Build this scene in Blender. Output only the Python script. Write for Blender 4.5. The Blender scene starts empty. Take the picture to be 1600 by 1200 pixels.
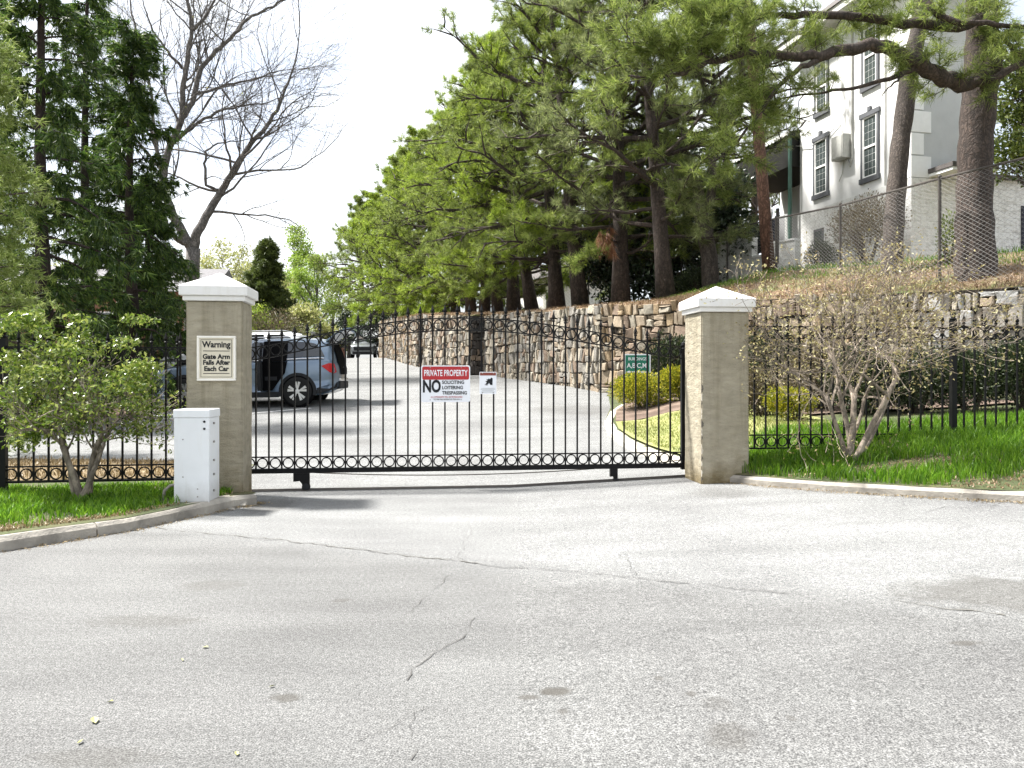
import bpy, bmesh, math, random
import numpy as np
from mathutils import Vector, Matrix, Euler, noise as mnoise

R = math.radians
SC = bpy.context.scene
COL = SC.collection

# ------------------------------------------------------------------ camera, sky, sun, exposure
CAM_H = 1.27
FPX, HORIZON = 1200.0, 583.0           # focal length and horizon row for a 1600 x 1200 frame
cam_d = bpy.data.cameras.new('camera')
cam = bpy.data.objects.new('camera', cam_d); COL.objects.link(cam)
cam.location = (0, 0, CAM_H); cam.rotation_euler = (R(90), 0, 0)
cam_d.sensor_width = 36.0; cam_d.lens = 36.0 * FPX / 1600.0
cam_d.shift_y = -(600 - HORIZON) / 1600.0
cam_d.clip_start = 0.05; cam_d.clip_end = 2000
SC.camera = cam

SUN_EL, SUN_AZ = 58.0, (-0.965, 0.25)  # elevation and horizontal direction towards the sun
az = math.atan2(SUN_AZ[0], SUN_AZ[1])
W = bpy.data.worlds.new('World'); SC.world = W; W.use_nodes = True
wn = W.node_tree; wn.nodes.clear()
w_out = wn.nodes.new('ShaderNodeOutputWorld'); w_bg = wn.nodes.new('ShaderNodeBackground')
sky = wn.nodes.new('ShaderNodeTexSky'); sky.sky_type = 'NISHITA'; sky.sun_disc = False
sky.sun_elevation = R(SUN_EL); sky.sun_rotation = az
sky.air_density = 0.9; sky.dust_density = 4.0; sky.ozone_density = 1.2
w_tc = wn.nodes.new('ShaderNodeTexCoord'); w_map = wn.nodes.new('ShaderNodeMapping')
w_map.inputs['Scale'].default_value = (1.0, 1.0, 2.6)
w_no = wn.nodes.new('ShaderNodeTexNoise'); w_no.inputs['Scale'].default_value = 2.3; w_no.inputs['Detail'].default_value = 6
w_rp = wn.nodes.new('ShaderNodeValToRGB')
w_rp.color_ramp.elements[0].position = 0.43; w_rp.color_ramp.elements[0].color = (0.42, 0.42, 0.42, 1)
w_rp.color_ramp.elements[1].position = 0.60; w_rp.color_ramp.elements[1].color = (0.95, 0.95, 0.95, 1)
w_mx = wn.nodes.new('ShaderNodeMixRGB'); w_mx.inputs['Color2'].default_value = (6.3, 6.5, 6.65, 1)
wn.links.new(w_tc.outputs['Generated'], w_map.inputs['Vector'])
wn.links.new(w_map.outputs['Vector'], w_no.inputs['Vector'])
wn.links.new(w_no.outputs['Fac'], w_rp.inputs['Fac'])
wn.links.new(w_rp.outputs['Color'], w_mx.inputs['Fac'])
wn.links.new(sky.outputs['Color'], w_mx.inputs['Color1'])
wn.links.new(w_mx.outputs['Color'], w_bg.inputs['Color'])
w_bg.inputs['Strength'].default_value = 0.09
wn.links.new(w_bg.outputs['Background'], w_out.inputs['Surface'])

sun_d = bpy.data.lights.new('sun', 'SUN'); sun_d.energy = 4.3; sun_d.angle = R(5.0); sun_d.color = (1.0, 0.97, 0.925)
sun = bpy.data.objects.new('sun', sun_d); COL.objects.link(sun)
ce = math.cos(R(SUN_EL))
n_ = math.hypot(*SUN_AZ)
to_sun = Vector((SUN_AZ[0] / n_ * ce, SUN_AZ[1] / n_ * ce, math.sin(R(SUN_EL))))
sun.rotation_euler = to_sun.to_track_quat('Z', 'Y').to_euler(); sun.location = (0, 0, 40)
SC.view_settings.view_transform = 'Standard'; SC.view_settings.look = 'None'
SC.view_settings.gamma = 1.0; SC.view_settings.use_curve_mapping = False
SC.view_settings.exposure = 1.58
SC.cycles.max_bounces = 4; SC.cycles.diffuse_bounces = 3; SC.cycles.glossy_bounces = 2; SC.cycles.transmission_bounces = 3
SC.cycles.use_adaptive_sampling = True; SC.cycles.adaptive_threshold = 0.025
SC.cycles.use_denoising = True

# ------------------------------------------------------------------ helpers
def P(u, v, Y):
    """world point at depth Y that the 1600 x 1200 frame shows at column u, row v"""
    return Vector(((u - 800) * Y / FPX, Y, CAM_H - (v - HORIZON) * Y / FPX))

def lerp(a, b, t): return a + (b - a) * t
def clamp(x, a, b): return max(a, min(b, x))
def table(tab, x):
    if x <= tab[0][0]: return tab[0][1]
    for (x0, y0), (x1, y1) in zip(tab, tab[1:]):
        if x <= x1: return lerp(y0, y1, (x - x0) / (x1 - x0))
    return tab[-1][1]
def sstep(a, b, x):
    t = clamp((x - a) / (b - a), 0, 1); return t * t * (3 - 2 * t)

GY = [(-30, 0), (8.5, 0.0), (11, 0.05), (15, 0.21), (19.4, 0.48), (24, 0.82), (31.6, 1.22), (38.6, 1.68), (50, 2.40), (58, 2.62), (72, 2.95), (150, 4.0), (900, 9.0)]
def ground_z(x, y):
    near = 0.04 * clamp(x, 0, 8)
    far = 0.018 * clamp(x, -16, 6)
    return table(GY, y) + lerp(near, far, sstep(9.0, 15.0, y))

def on_ground(u, v, zoff=0.0):
    Y = 8.0
    for _ in range(60):
        X = (u - 800) * Y / FPX
        z = ground_z(X, Y) + zoff
        Yn = (CAM_H - z) * FPX / max(v - HORIZON, 1e-3)
        Y = lerp(Y, Yn, 0.5)
    return Vector(((u - 800) * Y / FPX, Y, ground_z((u - 800) * Y / FPX, Y) + zoff))

class MB:
    """collects geometry for ONE mesh object"""
    def __init__(self): self.v = []; self.f = []; self.m = []
    def add(self, vs, fs, m=0):
        o = len(self.v); self.v.extend([tuple(p) for p in vs])
        for f in fs: self.f.append(tuple(i + o for i in f)); self.m.append(m)
    def box(self, c, s, rz=0.0, m=0, mat=None):
        x, y, z = s[0] / 2, s[1] / 2, s[2] / 2
        vs = [Vector(p) for p in ((-x,-y,-z),(x,-y,-z),(x,y,-z),(-x,y,-z),(-x,-y,z),(x,-y,z),(x,y,z),(-x,y,z))]
        Mx = mat if mat is not None else Matrix.Rotation(rz, 3, 'Z')
        vs = [Mx @ p + Vector(c) for p in vs]
        self.add(vs, [(0,3,2,1),(4,5,6,7),(0,1,5,4),(1,2,6,5),(2,3,7,6),(3,0,4,7)], m)
    def tube(self, pts, rads, n=6, m=0, cap=True, flat=1.0):
        pts = [Vector(p) for p in pts]
        if not hasattr(rads, '__len__'): rads = [rads] * len(pts)
        up = None; rings = []
        for i, p in enumerate(pts):
            d = (pts[min(i + 1, len(pts) - 1)] - pts[max(i - 1, 0)])
            if d.length < 1e-9: d = Vector((0, 0, 1))
            d.normalize()
            if up is None:
                up = Vector((0, 0, 1)) if abs(d.z) < 0.9 else Vector((0, 1, 0))
            sx = d.cross(up)
            if sx.length < 1e-6: sx = d.orthogonal()
            sx.normalize(); up = sx.cross(d).normalized()
            rings.append([p + (sx * math.cos(2*math.pi*k/n) + up * math.sin(2*math.pi*k/n) * flat) * rads[i] for k in range(n)])
        vs = [q for r in rings for q in r]; fs = []
        for i in range(len(pts) - 1):
            for k in range(n):
                a = i*n + k; b = i*n + (k+1) % n
                fs.append((a, b, b + n, a + n))
        if cap:
            fs.append(tuple(range(n - 1, -1, -1))); fs.append(tuple((len(pts)-1)*n + k for k in range(n)))
        self.add(vs, fs, m)
    def lathe(self, prof, c=(0,0,0), n=16, m=0, axis='Z'):
        vs = []; fs = []
        for (r, h) in prof:
            for k in range(n):
                a = 2*math.pi*k/n
                p = (r*math.cos(a), r*math.sin(a), h) if axis == 'Z' else (r*math.cos(a), h, r*math.sin(a))
                vs.append((p[0]+c[0], p[1]+c[1], p[2]+c[2]))
        for i in range(len(prof)-1):
            for k in range(n):
                a = i*n+k; b = i*n+(k+1) % n
                fs.append((a, b, b+n, a+n))
        fs.append(tuple(range(n-1, -1, -1))); fs.append(tuple((len(prof)-1)*n+k for k in range(n)))
        self.add(vs, fs, m)
    def prism(self, poly, t, m=0, mat=None):
        """polygon in XZ plane, extruded along +Y by t"""
        n = len(poly)
        vs = [Vector((p[0], 0, p[1])) for p in poly] + [Vector((p[0], t, p[1])) for p in poly]
        if mat is not None: vs = [mat @ p for p in vs]
        fs = [tuple(range(n)), tuple(range(2*n-1, n-1, -1))] + [(i, i+n, (i+1) % n + n, (i+1) % n) for i in range(n)]
        self.add(vs, fs, m)
    def build(self, name, mats, parent=None, smooth=False, loc=None, rot=None):
        me = bpy.data.meshes.new(name)
        me.from_pydata(self.v, [], self.f)
        if not isinstance(mats, (list, tuple)): mats = [mats]
        for mt in mats: me.materials.append(mt)
        if len(mats) > 1: me.polygons.foreach_set('material_index', self.m)
        if smooth: me.polygons.foreach_set('use_smooth', [True] * len(me.polygons))
        me.update()
        return link(name, me, parent, loc, rot)

def link(name, data, parent=None, loc=None, rot=None):
    o = bpy.data.objects.new(name, data); COL.objects.link(o)
    if parent is not None: o.parent = parent
    if loc is not None: o.location = loc
    if rot is not None: o.rotation_euler = rot
    return o
def tag(o, label=None, cat=None, group=None, kind=None):
    if label: o['label'] = label
    if cat: o['category'] = cat
    if group: o['group'] = group
    if kind: o['kind'] = kind
    return o
def thing(name, label, cat, loc=(0,0,0), rz=0.0, group=None):
    o = link(name, None, None, loc, (0, 0, rz)); o.empty_display_size = 0.2
    return tag(o, label, cat, group)
def np_obj(name, V, F, mat, parent=None, loc=None, rot=None):
    me = bpy.data.meshes.new(name); me.from_pydata(V, [], F)
    me.materials.append(mat); me.update()
    return link(name, me, parent, loc, rot)
def bevel(o, w=0.01, seg=2):
    md = o.modifiers.new('bevel', 'BEVEL'); md.width = w; md.segments = seg; md.limit_method = 'ANGLE'; md.angle_limit = R(35)
    return o
def copy_tree(o, parent=None):
    c = o.copy(); COL.objects.link(c)
    if parent is not None: c.parent = parent
    for ch in list(o.children): copy_tree(ch, c)
    return c

# ------------------------------------------------------------------ materials
class NT:
    def __init__(self, name):
        self.mat = bpy.data.materials.new(name); self.mat.use_nodes = True
        self.t = self.mat.node_tree; self.b = self.t.nodes['Principled BSDF']; self.out = self.t.nodes['Material Output']
        self._c = None
    def n(self, typ, **kw):
        nd = self.t.nodes.new(typ)
        for k, v in kw.items(): setattr(nd, k, v)
        return nd
    def l(self, a, b): self.t.links.new(a, b)
    def coord(self, which='Object'):
        if self._c is None: self._c = self.n('ShaderNodeTexCoord')
        return self._c.outputs[which]
    def geo(self): return self.n('ShaderNodeNewGeometry')
    def noise(self, scale, detail=4, rough=0.55, vec=None, stretch=None):
        nd = self.n('ShaderNodeTexNoise'); nd.inputs['Scale'].default_value = scale
        nd.inputs['Detail'].default_value = detail; nd.inputs['Roughness'].default_value = rough
        v = vec if vec is not None else self.coord()
        if stretch:
            mp = self.n('ShaderNodeMapping'); mp.inputs['Scale'].default_value = stretch; self.l(v, mp.inputs['Vector']); v = mp.outputs['Vector']
        self.l(v, nd.inputs['Vector'])
        return nd.outputs['Fac']
    def voro(self, scale, feature='F1', vec=None, out='Distance'):
        nd = self.n('ShaderNodeTexVoronoi', feature=feature); nd.inputs['Scale'].default_value = scale
        self.l(vec if vec is not None else self.coord(), nd.inputs['Vector'])
        return nd.outputs[out]
    def ramp(self, fac, stops):
        nd = self.n('ShaderNodeValToRGB'); cr = nd.color_ramp
        while len(cr.elements) < len(stops): cr.elements.new(0.5)
        for e, (p, c) in zip(cr.elements, stops):
            e.position = p; e.color = (c if len(c) == 4 else (*c, 1)) if hasattr(c, '__len__') else (c, c, c, 1)
        self.l(fac, nd.inputs['Fac']); return nd.outputs['Color']
    def mix(self, fac, a, b, mode='MIX'):
        nd = self.n('ShaderNodeMixRGB', blend_type=mode)
        for s, x in (('Fac', fac), ('Color1', a), ('Color2', b)):
            if isinstance(x, (int, float)): nd.inputs[s].default_value = x if s == 'Fac' else (x, x, x, 1)
            elif isinstance(x, tuple): nd.inputs[s].default_value = (*x[:3], 1)
            else: self.l(x, nd.inputs[s])
        return nd.outputs['Color']
    def math(self, op, a, b=0.0):
        nd = self.n('ShaderNodeMath', operation=op)
        for i, x in enumerate((a, b)):
            if isinstance(x, (int, float)): nd.inputs[i].default_value = x
            else: self.l(x, nd.inputs[i])
        return nd.outputs[0]
    def base(self, c):
        if isinstance(c, tuple): self.b.inputs['Base Color'].default_value = (*c[:3], 1)
        else: self.l(c, self.b.inputs['Base Color'])
    def rough(self, r):
        if isinstance(r, (int, float)): self.b.inputs['Roughness'].default_value = r
        else: self.l(r, self.b.inputs['Roughness'])
    def bump(self, h, strength=0.3, dist=0.02):
        nd = self.n('ShaderNodeBump'); nd.inputs['Strength'].default_value = strength; nd.inputs['Distance'].default_value = dist
        self.l(h, nd.inputs['Height']); self.l(nd.outputs['Normal'], self.b.inputs['Normal'])

MATS = {}
def plain(name, col, rough=0.6, metal=0.0, var=0.12, scale=6.0, bump=0.0, bscale=60.0, spec=None):
    if name in MATS: return MATS[name]
    t = NT(name)
    c2 = tuple(max(0, x * (1 - var)) for x in col); c3 = tuple(min(1, x * (1 + var)) for x in col)
    t.base(t.ramp(t.noise(scale, 6), [(0.3, c2), (0.7, c3)]))
    t.rough(rough); t.b.inputs['Metallic'].default_value = metal
    if spec is None and max(col) < 0.05: spec = 0.14
    if spec is not None: t.b.inputs['Specular IOR Level'].default_value = spec
    if bump: t.bump(t.noise(bscale, 6), bump, 0.01)
    MATS[name] = t.mat; return t.mat

def leaf_mat(name, dark, mid, light, trans=0.35, rough=0.45, clump=0.8, spec=0.4):
    t = NT(name)
    g = t.geo()
    c = t.ramp(g.outputs['Random Per Island'], [(0.0, dark), (0.5, mid), (1.0, light)])
    nz = t.ramp(t.noise(clump, 3), [(0.3, (0.72,)*3), (0.7, (1.22,)*3)])
    c = t.mix(1.0, c, nz, 'MULTIPLY')
    t.base(c); t.rough(rough); t.b.inputs['Specular IOR Level'].default_value = spec
    tr = t.n('ShaderNodeBsdfTranslucent'); t.l(c, tr.inputs['Color'])
    ms = t.n('ShaderNodeMixShader'); ms.inputs['Fac'].default_value = trans
    t.l(t.b.outputs['BSDF'], ms.inputs[1]); t.l(tr.outputs['BSDF'], ms.inputs[2]); t.l(ms.outputs['Shader'], t.out.inputs['Surface'])
    MATS[name] = t.mat; return t.mat

def bark_mat(name, dark, light, scale=7.0, stretch=(1, 1, 0.22), bump=0.7):
    t = NT(name)
    n1 = t.noise(scale, 8, 0.7, stretch=stretch)
    nd = t.n('ShaderNodeTexNoise'); nd.inputs['Scale'].default_value = scale*1.3; nd.inputs['Detail'].default_value = 4; t.l(t.coord(), nd.inputs['Vector'])
    ds = t.n('ShaderNodeVectorMath', operation='SCALE'); t.l(nd.outputs['Color'], ds.inputs[0]); ds.inputs['Scale'].default_value = 0.22
    ad = t.n('ShaderNodeVectorMath', operation='ADD'); t.l(t.coord(), ad.inputs[0]); t.l(ds.outputs[0], ad.inputs[1])
    mp = t.n('ShaderNodeMapping'); mp.inputs['Scale'].default_value = (1, 1, 0.33); t.l(ad.outputs[0], mp.inputs['Vector'])
    vo = t.n('ShaderNodeTexVoronoi', feature='DISTANCE_TO_EDGE'); vo.inputs['Scale'].default_value = scale*2.2
    t.l(mp.outputs['Vector'], vo.inputs['Vector'])
    edge = t.ramp(vo.outputs['Distance'], [(0.0, 0.42), (0.28, 1.0)])
    fine = t.ramp(t.noise(scale*6, 5, 0.7, stretch=(1, 1, 0.4)), [(0.3, 0.7), (0.7, 1.2)])
    c = t.mix(1.0, t.mix(1.0, t.ramp(n1, [(0.3, dark), (0.7, light)]), edge, 'MULTIPLY'), fine, 'MULTIPLY')
    t.base(c); t.rough(0.9)
    t.bump(t.math('MULTIPLY', n1, edge), bump, 0.04)
    MATS[name] = t.mat; return t.mat

# --- ground materials
def asphalt():
    t = NT('weathered_asphalt')
    g = t.geo(); pos = g.outputs['Position']
    sp = t.noise(150, 2, 0.75, vec=pos)                        # aggregate
    sp2 = t.noise(42, 3, 0.6, vec=pos)
    grain = t.ramp(sp, [(0.36, (0.075, 0.076, 0.076)), (0.5, (0.185, 0.187, 0.185)), (0.64, (0.345, 0.346, 0.34))])
    grain = t.mix(1.0, grain, t.ramp(sp2, [(0.34, 0.74), (0.66, 1.16)]), 'MULTIPLY')
    big = t.ramp(t.noise(0.55, 5, 0.6, vec=pos), [(0.32, (0.80, 0.79, 0.79)), (0.68, (1.10, 1.10, 1.09))])
    c = t.mix(1.0, grain, big, 'MULTIPLY')
    streak = t.ramp(t.noise(1.3, 5, 0.6, vec=pos, stretch=(0.35, 1.8, 1)), [(0.36, 0.86), (0.64, 1.06)])
    c = t.mix(1.0, c, streak, 'MULTIPLY')
    # the older, darker pour lies on the street side of the seam
    a0, b0 = on_ground(240, 826), on_ground(1250, 931)
    nx, ny = (b0.y-a0.y), -(b0.x-a0.x); nl = math.hypot(nx, ny); nx, ny = nx/nl, ny/nl
    dt = t.n('ShaderNodeVectorMath', operation='DOT_PRODUCT'); t.l(pos, dt.inputs[0]); dt.inputs[1].default_value = (nx, ny, 0)
    side = t.math('SUBTRACT', dt.outputs['Value'], a0.x*nx+a0.y*ny)
    side = t.math('ADD', side, t.math('MULTIPLY', t.math('SUBTRACT', t.noise(1.2, 4, 0.6, vec=pos), 0.5), 0.5))
    c = t.mix(1.0, c, t.ramp(t.math('ADD', t.math('MULTIPLY', side, 0.5), 0.5), [(0.36, (1.06, 1.07, 1.07)), (0.62, (0.76, 0.76, 0.755))]), 'MULTIPLY')
    # stains and patches with a shape of their own: (x, y, rx, ry, strength)
    for (x, y, rx, ry, s) in STAINS:
        sub = t.n('ShaderNodeVectorMath', operation='SUBTRACT'); t.l(pos, sub.inputs[0]); sub.inputs[1].default_value = (x, y, 0)
        mul = t.n('ShaderNodeVectorMath', operation='MULTIPLY'); t.l(sub.outputs[0], mul.inputs[0]); mul.inputs[1].default_value = (1/rx, 1/ry, 0)
        ln = t.n('ShaderNodeVectorMath', operation='LENGTH'); t.l(mul.outputs[0], ln.inputs[0])
        wob = t.math('ADD', ln.outputs['Value'], t.math('MULTIPLY', t.math('SUBTRACT', t.noise(5.0 / max(rx, 0.3), 4, 0.6, vec=pos), 0.5), 1.3))
        m = t.ramp(wob, [(0.55, 1.0), (1.0, 0.0)])
        c = t.mix(t.math('MULTIPLY', m, s), c, (0.055, 0.05, 0.042))
    t.base(c); t.rough(0.88); t.b.inputs['Specular IOR Level'].default_value = 0.35
    t.bump(t.math('ADD', sp, t.math('MULTIPLY', sp2, 0.6)), 0.55, 0.006)
    MATS['asphalt'] = t.mat; return t.mat

def soil(name, cols, scale=3.0, fine=60.0, bump=0.6):
    t = NT(name); pos = t.geo().outputs['Position']
    a = t.ramp(t.noise(scale, 6, 0.6, vec=pos), [(0.3, cols[0]), (0.5, cols[1]), (0.7, cols[2])])
    b = t.ramp(t.noise(fine, 5, 0.7, vec=pos), [(0.3, 0.55), (0.7, 1.4)])
    t.base(t.mix(1.0, a, b, 'MULTIPLY')); t.rough(0.95)
    t.bump(t.noise(fine * 0.6, 6, 0.7, vec=pos), bump, 0.03)
    MATS[name] = t.mat; return t.mat

def stone_mat(name, a, b):
    t = NT(name)
    pos = t.geo().outputs['Position']
    n1 = t.noise(5.0, 6, 0.6, vec=pos, stretch=(1, 1, 0.45)); n2 = t.noise(28, 6, 0.7, vec=pos)
    c = t.mix(1.0, t.ramp(n1, [(0.3, a), (0.7, b)]), t.ramp(n2, [(0.25, 0.66), (0.7, 1.15)]), 'MULTIPLY')
    t.base(c); t.rough(0.92); t.bump(t.math('ADD', n1, n2), 0.6, 0.03)
    MATS[name] = t.mat; return t.mat

g0 = on_ground
def stain(u, v, du, dv, s):
    p = on_ground(u, v); q = on_ground(u, v - dv)
    return (p.x, p.y, du * p.y / FPX, max(abs(q.y - p.y), 0.03), s)
STAINS = [stain(1575, 925, 200, 30, 0.5), stain(447, 1090, 30, 8, 0.62), stain(868, 1081, 34, 8, 0.78), stain(826, 1089, 18, 5, 0.62), stain(880, 1112, 12, 4, 0.5), stain(1080, 1084, 10, 4, 0.5), stain(1030, 1060, 9, 3, 0.5), stain(1236, 1122, 9, 4, 0.4),
          stain(535, 938, 16, 4, 0.4), stain(1140, 1150, 46, 26, 0.38), stain(1508, 1005, 30, 5, 0.6), stain(230, 970, 110, 12, 0.28),
          stain(330, 915, 60, 10, 0.28), stain(1120, 1100, 30, 14, 0.25), stain(150, 1185, 120, 22, 0.3), stain(1130, 770, 60, 10, 0.35), stain(420, 790, 50, 14, 0.45),
          stain(900, 640, 90, 10, 0.3), stain(560, 690, 60, 8, 0.2)]
M_ASPH = asphalt()
M_CONC = plain('kerb_concrete', (0.31, 0.285, 0.245), 0.9, var=0.38, scale=5.0, bump=0.8, bscale=40)
M_MULCH = soil('mulch', ((0.07, 0.042, 0.028), (0.12, 0.075, 0.048), (0.19, 0.125, 0.08)), 2.0, 45)
M_DIRT = soil('dry_turf_soil', ((0.10, 0.075, 0.04), (0.18, 0.13, 0.07), (0.26, 0.2, 0.11)), 2.5, 50)
M_LAWNSOIL = soil('lawn_soil', ((0.045, 0.06, 0.02), (0.07, 0.085, 0.03), (0.14, 0.11, 0.055)), 1.6, 40)
M_PALELAWN = soil('pale_lawn', ((0.16, 0.19, 0.06), (0.25, 0.26, 0.09), (0.33, 0.31, 0.14)), 1.6, 45)
M_STRAW = soil('pine_straw', ((0.13, 0.07, 0.035), (0.24, 0.135, 0.07), (0.34, 0.21, 0.12)), 1.2, 40, 0.9)
M_MULCHLIGHT = soil('bed_litter', ((0.075, 0.05, 0.036), (0.13, 0.09, 0.066), (0.22, 0.165, 0.125)), 2.0, 45)
M_FAR = soil('far_ground', ((0.08, 0.08, 0.04), (0.12, 0.12, 0.055), (0.2, 0.17, 0.09)), 0.3, 12)
M_IRON = plain('black_iron', (0.006, 0.006, 0.0065), 0.45, 0.0, 0.3, 20, spec=0.18)
M_STUCCO = None
def stucco():
    t = NT('tan_stucco')
    n = t.noise(3.2, 7, 0.65); f = t.noise(80, 6, 0.7)
    tro = t.noise(7, 5, 0.6, stretch=(1, 1, 2.6))
    c = t.ramp(n, [(0.28, (0.285, 0.252, 0.182)), (0.72, (0.385, 0.346, 0.262))])
    c = t.mix(1.0, c, t.ramp(tro, [(0.32, 0.84), (0.68, 1.08)]), 'MULTIPLY')
    streak = t.ramp(t.noise(14, 4, 0.6, stretch=(1, 1, 0.06)), [(0.34, (0.80, 0.79, 0.75)), (0.52, (1, 1, 1))])
    sz = t.n('ShaderNodeSeparateXYZ'); t.l(t.coord(), sz.inputs[0])
    hi = t.ramp(t.math('ADD', sz.outputs['Z'], t.math('MULTIPLY', t.noise(5, 4), 0.6)), [(0.55, 0.0), (2.0, 0.9)])
    c = t.mix(hi, c, t.mix(1.0, c, streak, 'MULTIPLY'))
    low = t.ramp(t.math('ADD', sz.outputs['Z'], t.math('MULTIPLY', t.noise(6, 6, 0.7), 0.6)), [(0.26, (0.50, 0.43, 0.28)), (0.58, (1, 1, 1))])
    c = t.mix(1.0, c, low, 'MULTIPLY')
    chip = t.ramp(t.noise(11, 6, 0.7), [(0.70, 0.0), (0.735, 1.0)])
    c = t.mix(t.math('MULTIPLY', chip, 0.6), c, (0.30, 0.27, 0.23))
    t.base(c); t.rough(0.92); t.bump(t.math('ADD', t.math('MULTIPLY', tro, 2.4), f), 0.7, 0.014)
    return t.mat
M_STUCCO = stucco()
def grimy(name, col, rough, zlow, zhigh, amount):
    t = NT(name); sz = t.n('ShaderNodeSeparateXYZ'); t.l(t.coord(), sz.inputs[0])
    dirt = t.ramp(t.math('ADD', sz.outputs['Z'], t.math('MULTIPLY', t.noise(9, 6, 0.7), (zhigh-zlow)*1.6)), [(zlow, 1.0), (zhigh+(zhigh-zlow)*.8, 0.0)]) if zhigh > zlow else None
    c = t.ramp(t.noise(4, 6, 0.6), [(0.3, tuple(x*.93 for x in col)), (0.7, col)])
    streak = t.ramp(t.noise(18, 5, 0.6, stretch=(1, 1, 0.12)), [(0.30, (0.80, 0.77, 0.70)), (0.46, (1, 1, 1))])
    c = t.mix(amount, c, t.mix(1.0, c, streak, 'MULTIPLY'))
    if dirt is not None: c = t.mix(t.math('MULTIPLY', dirt, 0.55), c, (0.22, 0.19, 0.14))
    t.base(c); t.rough(rough); t.bump(t.noise(30, 5), 0.08, 0.01); return t.mat
M_CAP = grimy('painted_cap', (0.76, 0.75, 0.73), 0.75, 0, 0, 0.3)
M_WHITEBOX = grimy('white_enamel', (0.76, 0.78, 0.80), 0.38, 0.06, 0.20, 0.25)
M_SIGNCREAM = plain('sign_cream', (0.62, 0.57, 0.45), 0.6, var=0.04)
M_SIGNEDGE = plain('sign_edge', (0.80, 0.77, 0.70), 0.6, var=0.04)
M_INK = plain('sign_ink', (0.02, 0.022, 0.025), 0.6, var=0.05)
M_SIGNWHITE = plain('sign_white', (0.80, 0.82, 0.86), 0.4, var=0.03)
M_SIGNRED = plain('sign_red', (0.42, 0.012, 0.018), 0.4, var=0.06)
M_SIGNBROWN = plain('sign_brown_red', (0.22, 0.05, 0.035), 0.5, var=0.1)
M_SIGNGREEN = plain('sign_green', (0.008, 0.16, 0.10), 0.4, var=0.08)
M_SIGNGREY = plain('sign_grey_print', (0.33, 0.35, 0.35), 0.6)
M_PAINT = plain('white_house_paint', (0.80, 0.80, 0.79), 0.8, var=0.05, scale=1.2, bump=0.25, bscale=25)
M_DARKTRIM = plain('slate_trim', (0.10, 0.105, 0.115), 0.7, var=0.1)
M_WHITETRIM = plain('white_trim', (0.82, 0.82, 0.80), 0.6, var=0.04)
M_ROOF = plain('shingle_roof', (0.10, 0.09, 0.085), 0.9, var=0.3, scale=12, bump=0.5)
M_STEEL = plain('galvanised_wire', (0.30, 0.29, 0.27), 0.5, 0.5, 0.15)
M_WIRE = plain('weathered_wire', (0.17, 0.165, 0.155), 0.7, 0.0, 0.15)
M_RUST = plain('dark_fence_post', (0.055, 0.048, 0.042), 0.7, 0.2, 0.3)
M_RUBBER = plain('tyre_rubber', (0.018, 0.018, 0.018), 0.85, var=0.2)
M_PLASTIC = plain('black_plastic', (0.02, 0.021, 0.023), 0.6, var=0.2)
M_ALLOY = plain('alloy_rim', (0.62, 0.62, 0.63), 0.3, 0.85, 0.05)
M_INTERIOR = plain('car_interior', (0.004, 0.004, 0.0045), 0.9, spec=0.05)
M_TAIL = plain('tail_lamp', (0.42, 0.012, 0.018), 0.2, var=0.1)
M_LAMPCLEAR = plain('head_lamp', (0.55, 0.57, 0.6), 0.15, 0.3)
M_DEADNEEDLE = leaf_mat('dead_needles', (0.20, 0.085, 0.045), (0.32, 0.15, 0.085), (0.42, 0.23, 0.13), 0.2)
def glass(name, col, rough=0.06):
    t = NT(name); t.base(col); t.rough(rough); t.b.inputs['Specular IOR Level'].default_value = 0.9
    MATS[name] = t.mat; return t.mat
M_GLASS = glass('tinted_glass', (0.015, 0.017, 0.02))
M_PANE = glass('window_pane', (0.07, 0.085, 0.085), 0.1)

# ------------------------------------------------------------------ foliage generators
rng = np.random.default_rng(7)
def unit(a): return a / np.maximum(np.linalg.norm(a, axis=1, keepdims=True), 1e-9)
def rand_unit(n): return unit(rng.normal(size=(n, 3)))

def leaves(pts, size, aspect=0.55, jitter=0.35, up=0.35, dirs=None):
    """diamond leaves (two folded triangles) at pts"""
    pts = np.asarray(pts, float); n = len(pts)
    d = rand_unit(n) if dirs is None else unit(np.asarray(dirs) + rand_unit(n) * 0.8)
    nrm = unit(rand_unit(n) + np.array([0, 0, up * 2]))
    s = unit(np.cross(d, nrm)); nn = np.cross(s, d)
    L = size * (1 + rng.uniform(-jitter, jitter, (n, 1)))
    w = L * aspect * 0.5
    V = np.stack([pts, pts + d*L*0.5 + s*w + nn*L*0.08, pts + d*L, pts + d*L*0.5 - s*w + nn*L*0.08], 1).reshape(-1, 3)
    i = np.arange(n)[:, None] * 4
    return V, np.concatenate([i, i+1, i+2, i+3], 1)

def tufts(pts, dirs, k=16, length=0.22, width=0.022, spread=0.8, droop=0.0):
    pts = np.asarray(pts, float); dirs = unit(np.asarray(dirs, float)); n = len(pts)
    p = np.repeat(pts, k, 0); d = np.repeat(dirs, k, 0)
    d = unit(d * (1 - spread * 0.35) + rand_unit(n*k) * spread - np.array([0, 0, droop]))
    L = length * rng.uniform(0.65, 1.15, (n*k, 1))
    s = unit(np.cross(d, rand_unit(n*k))) * width * 0.5
    p = p + rng.normal(size=p.shape) * length * 0.10
    V = np.stack([p + s, p - s, p + d*L], 1).reshape(-1, 3)
    i = np.arange(n*k)[:, None] * 3
    # one island per tuft would need welded roots: the three roots share nothing, so each needle takes its own tint
    return V, np.concatenate([i, i+1, i+2], 1)

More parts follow.
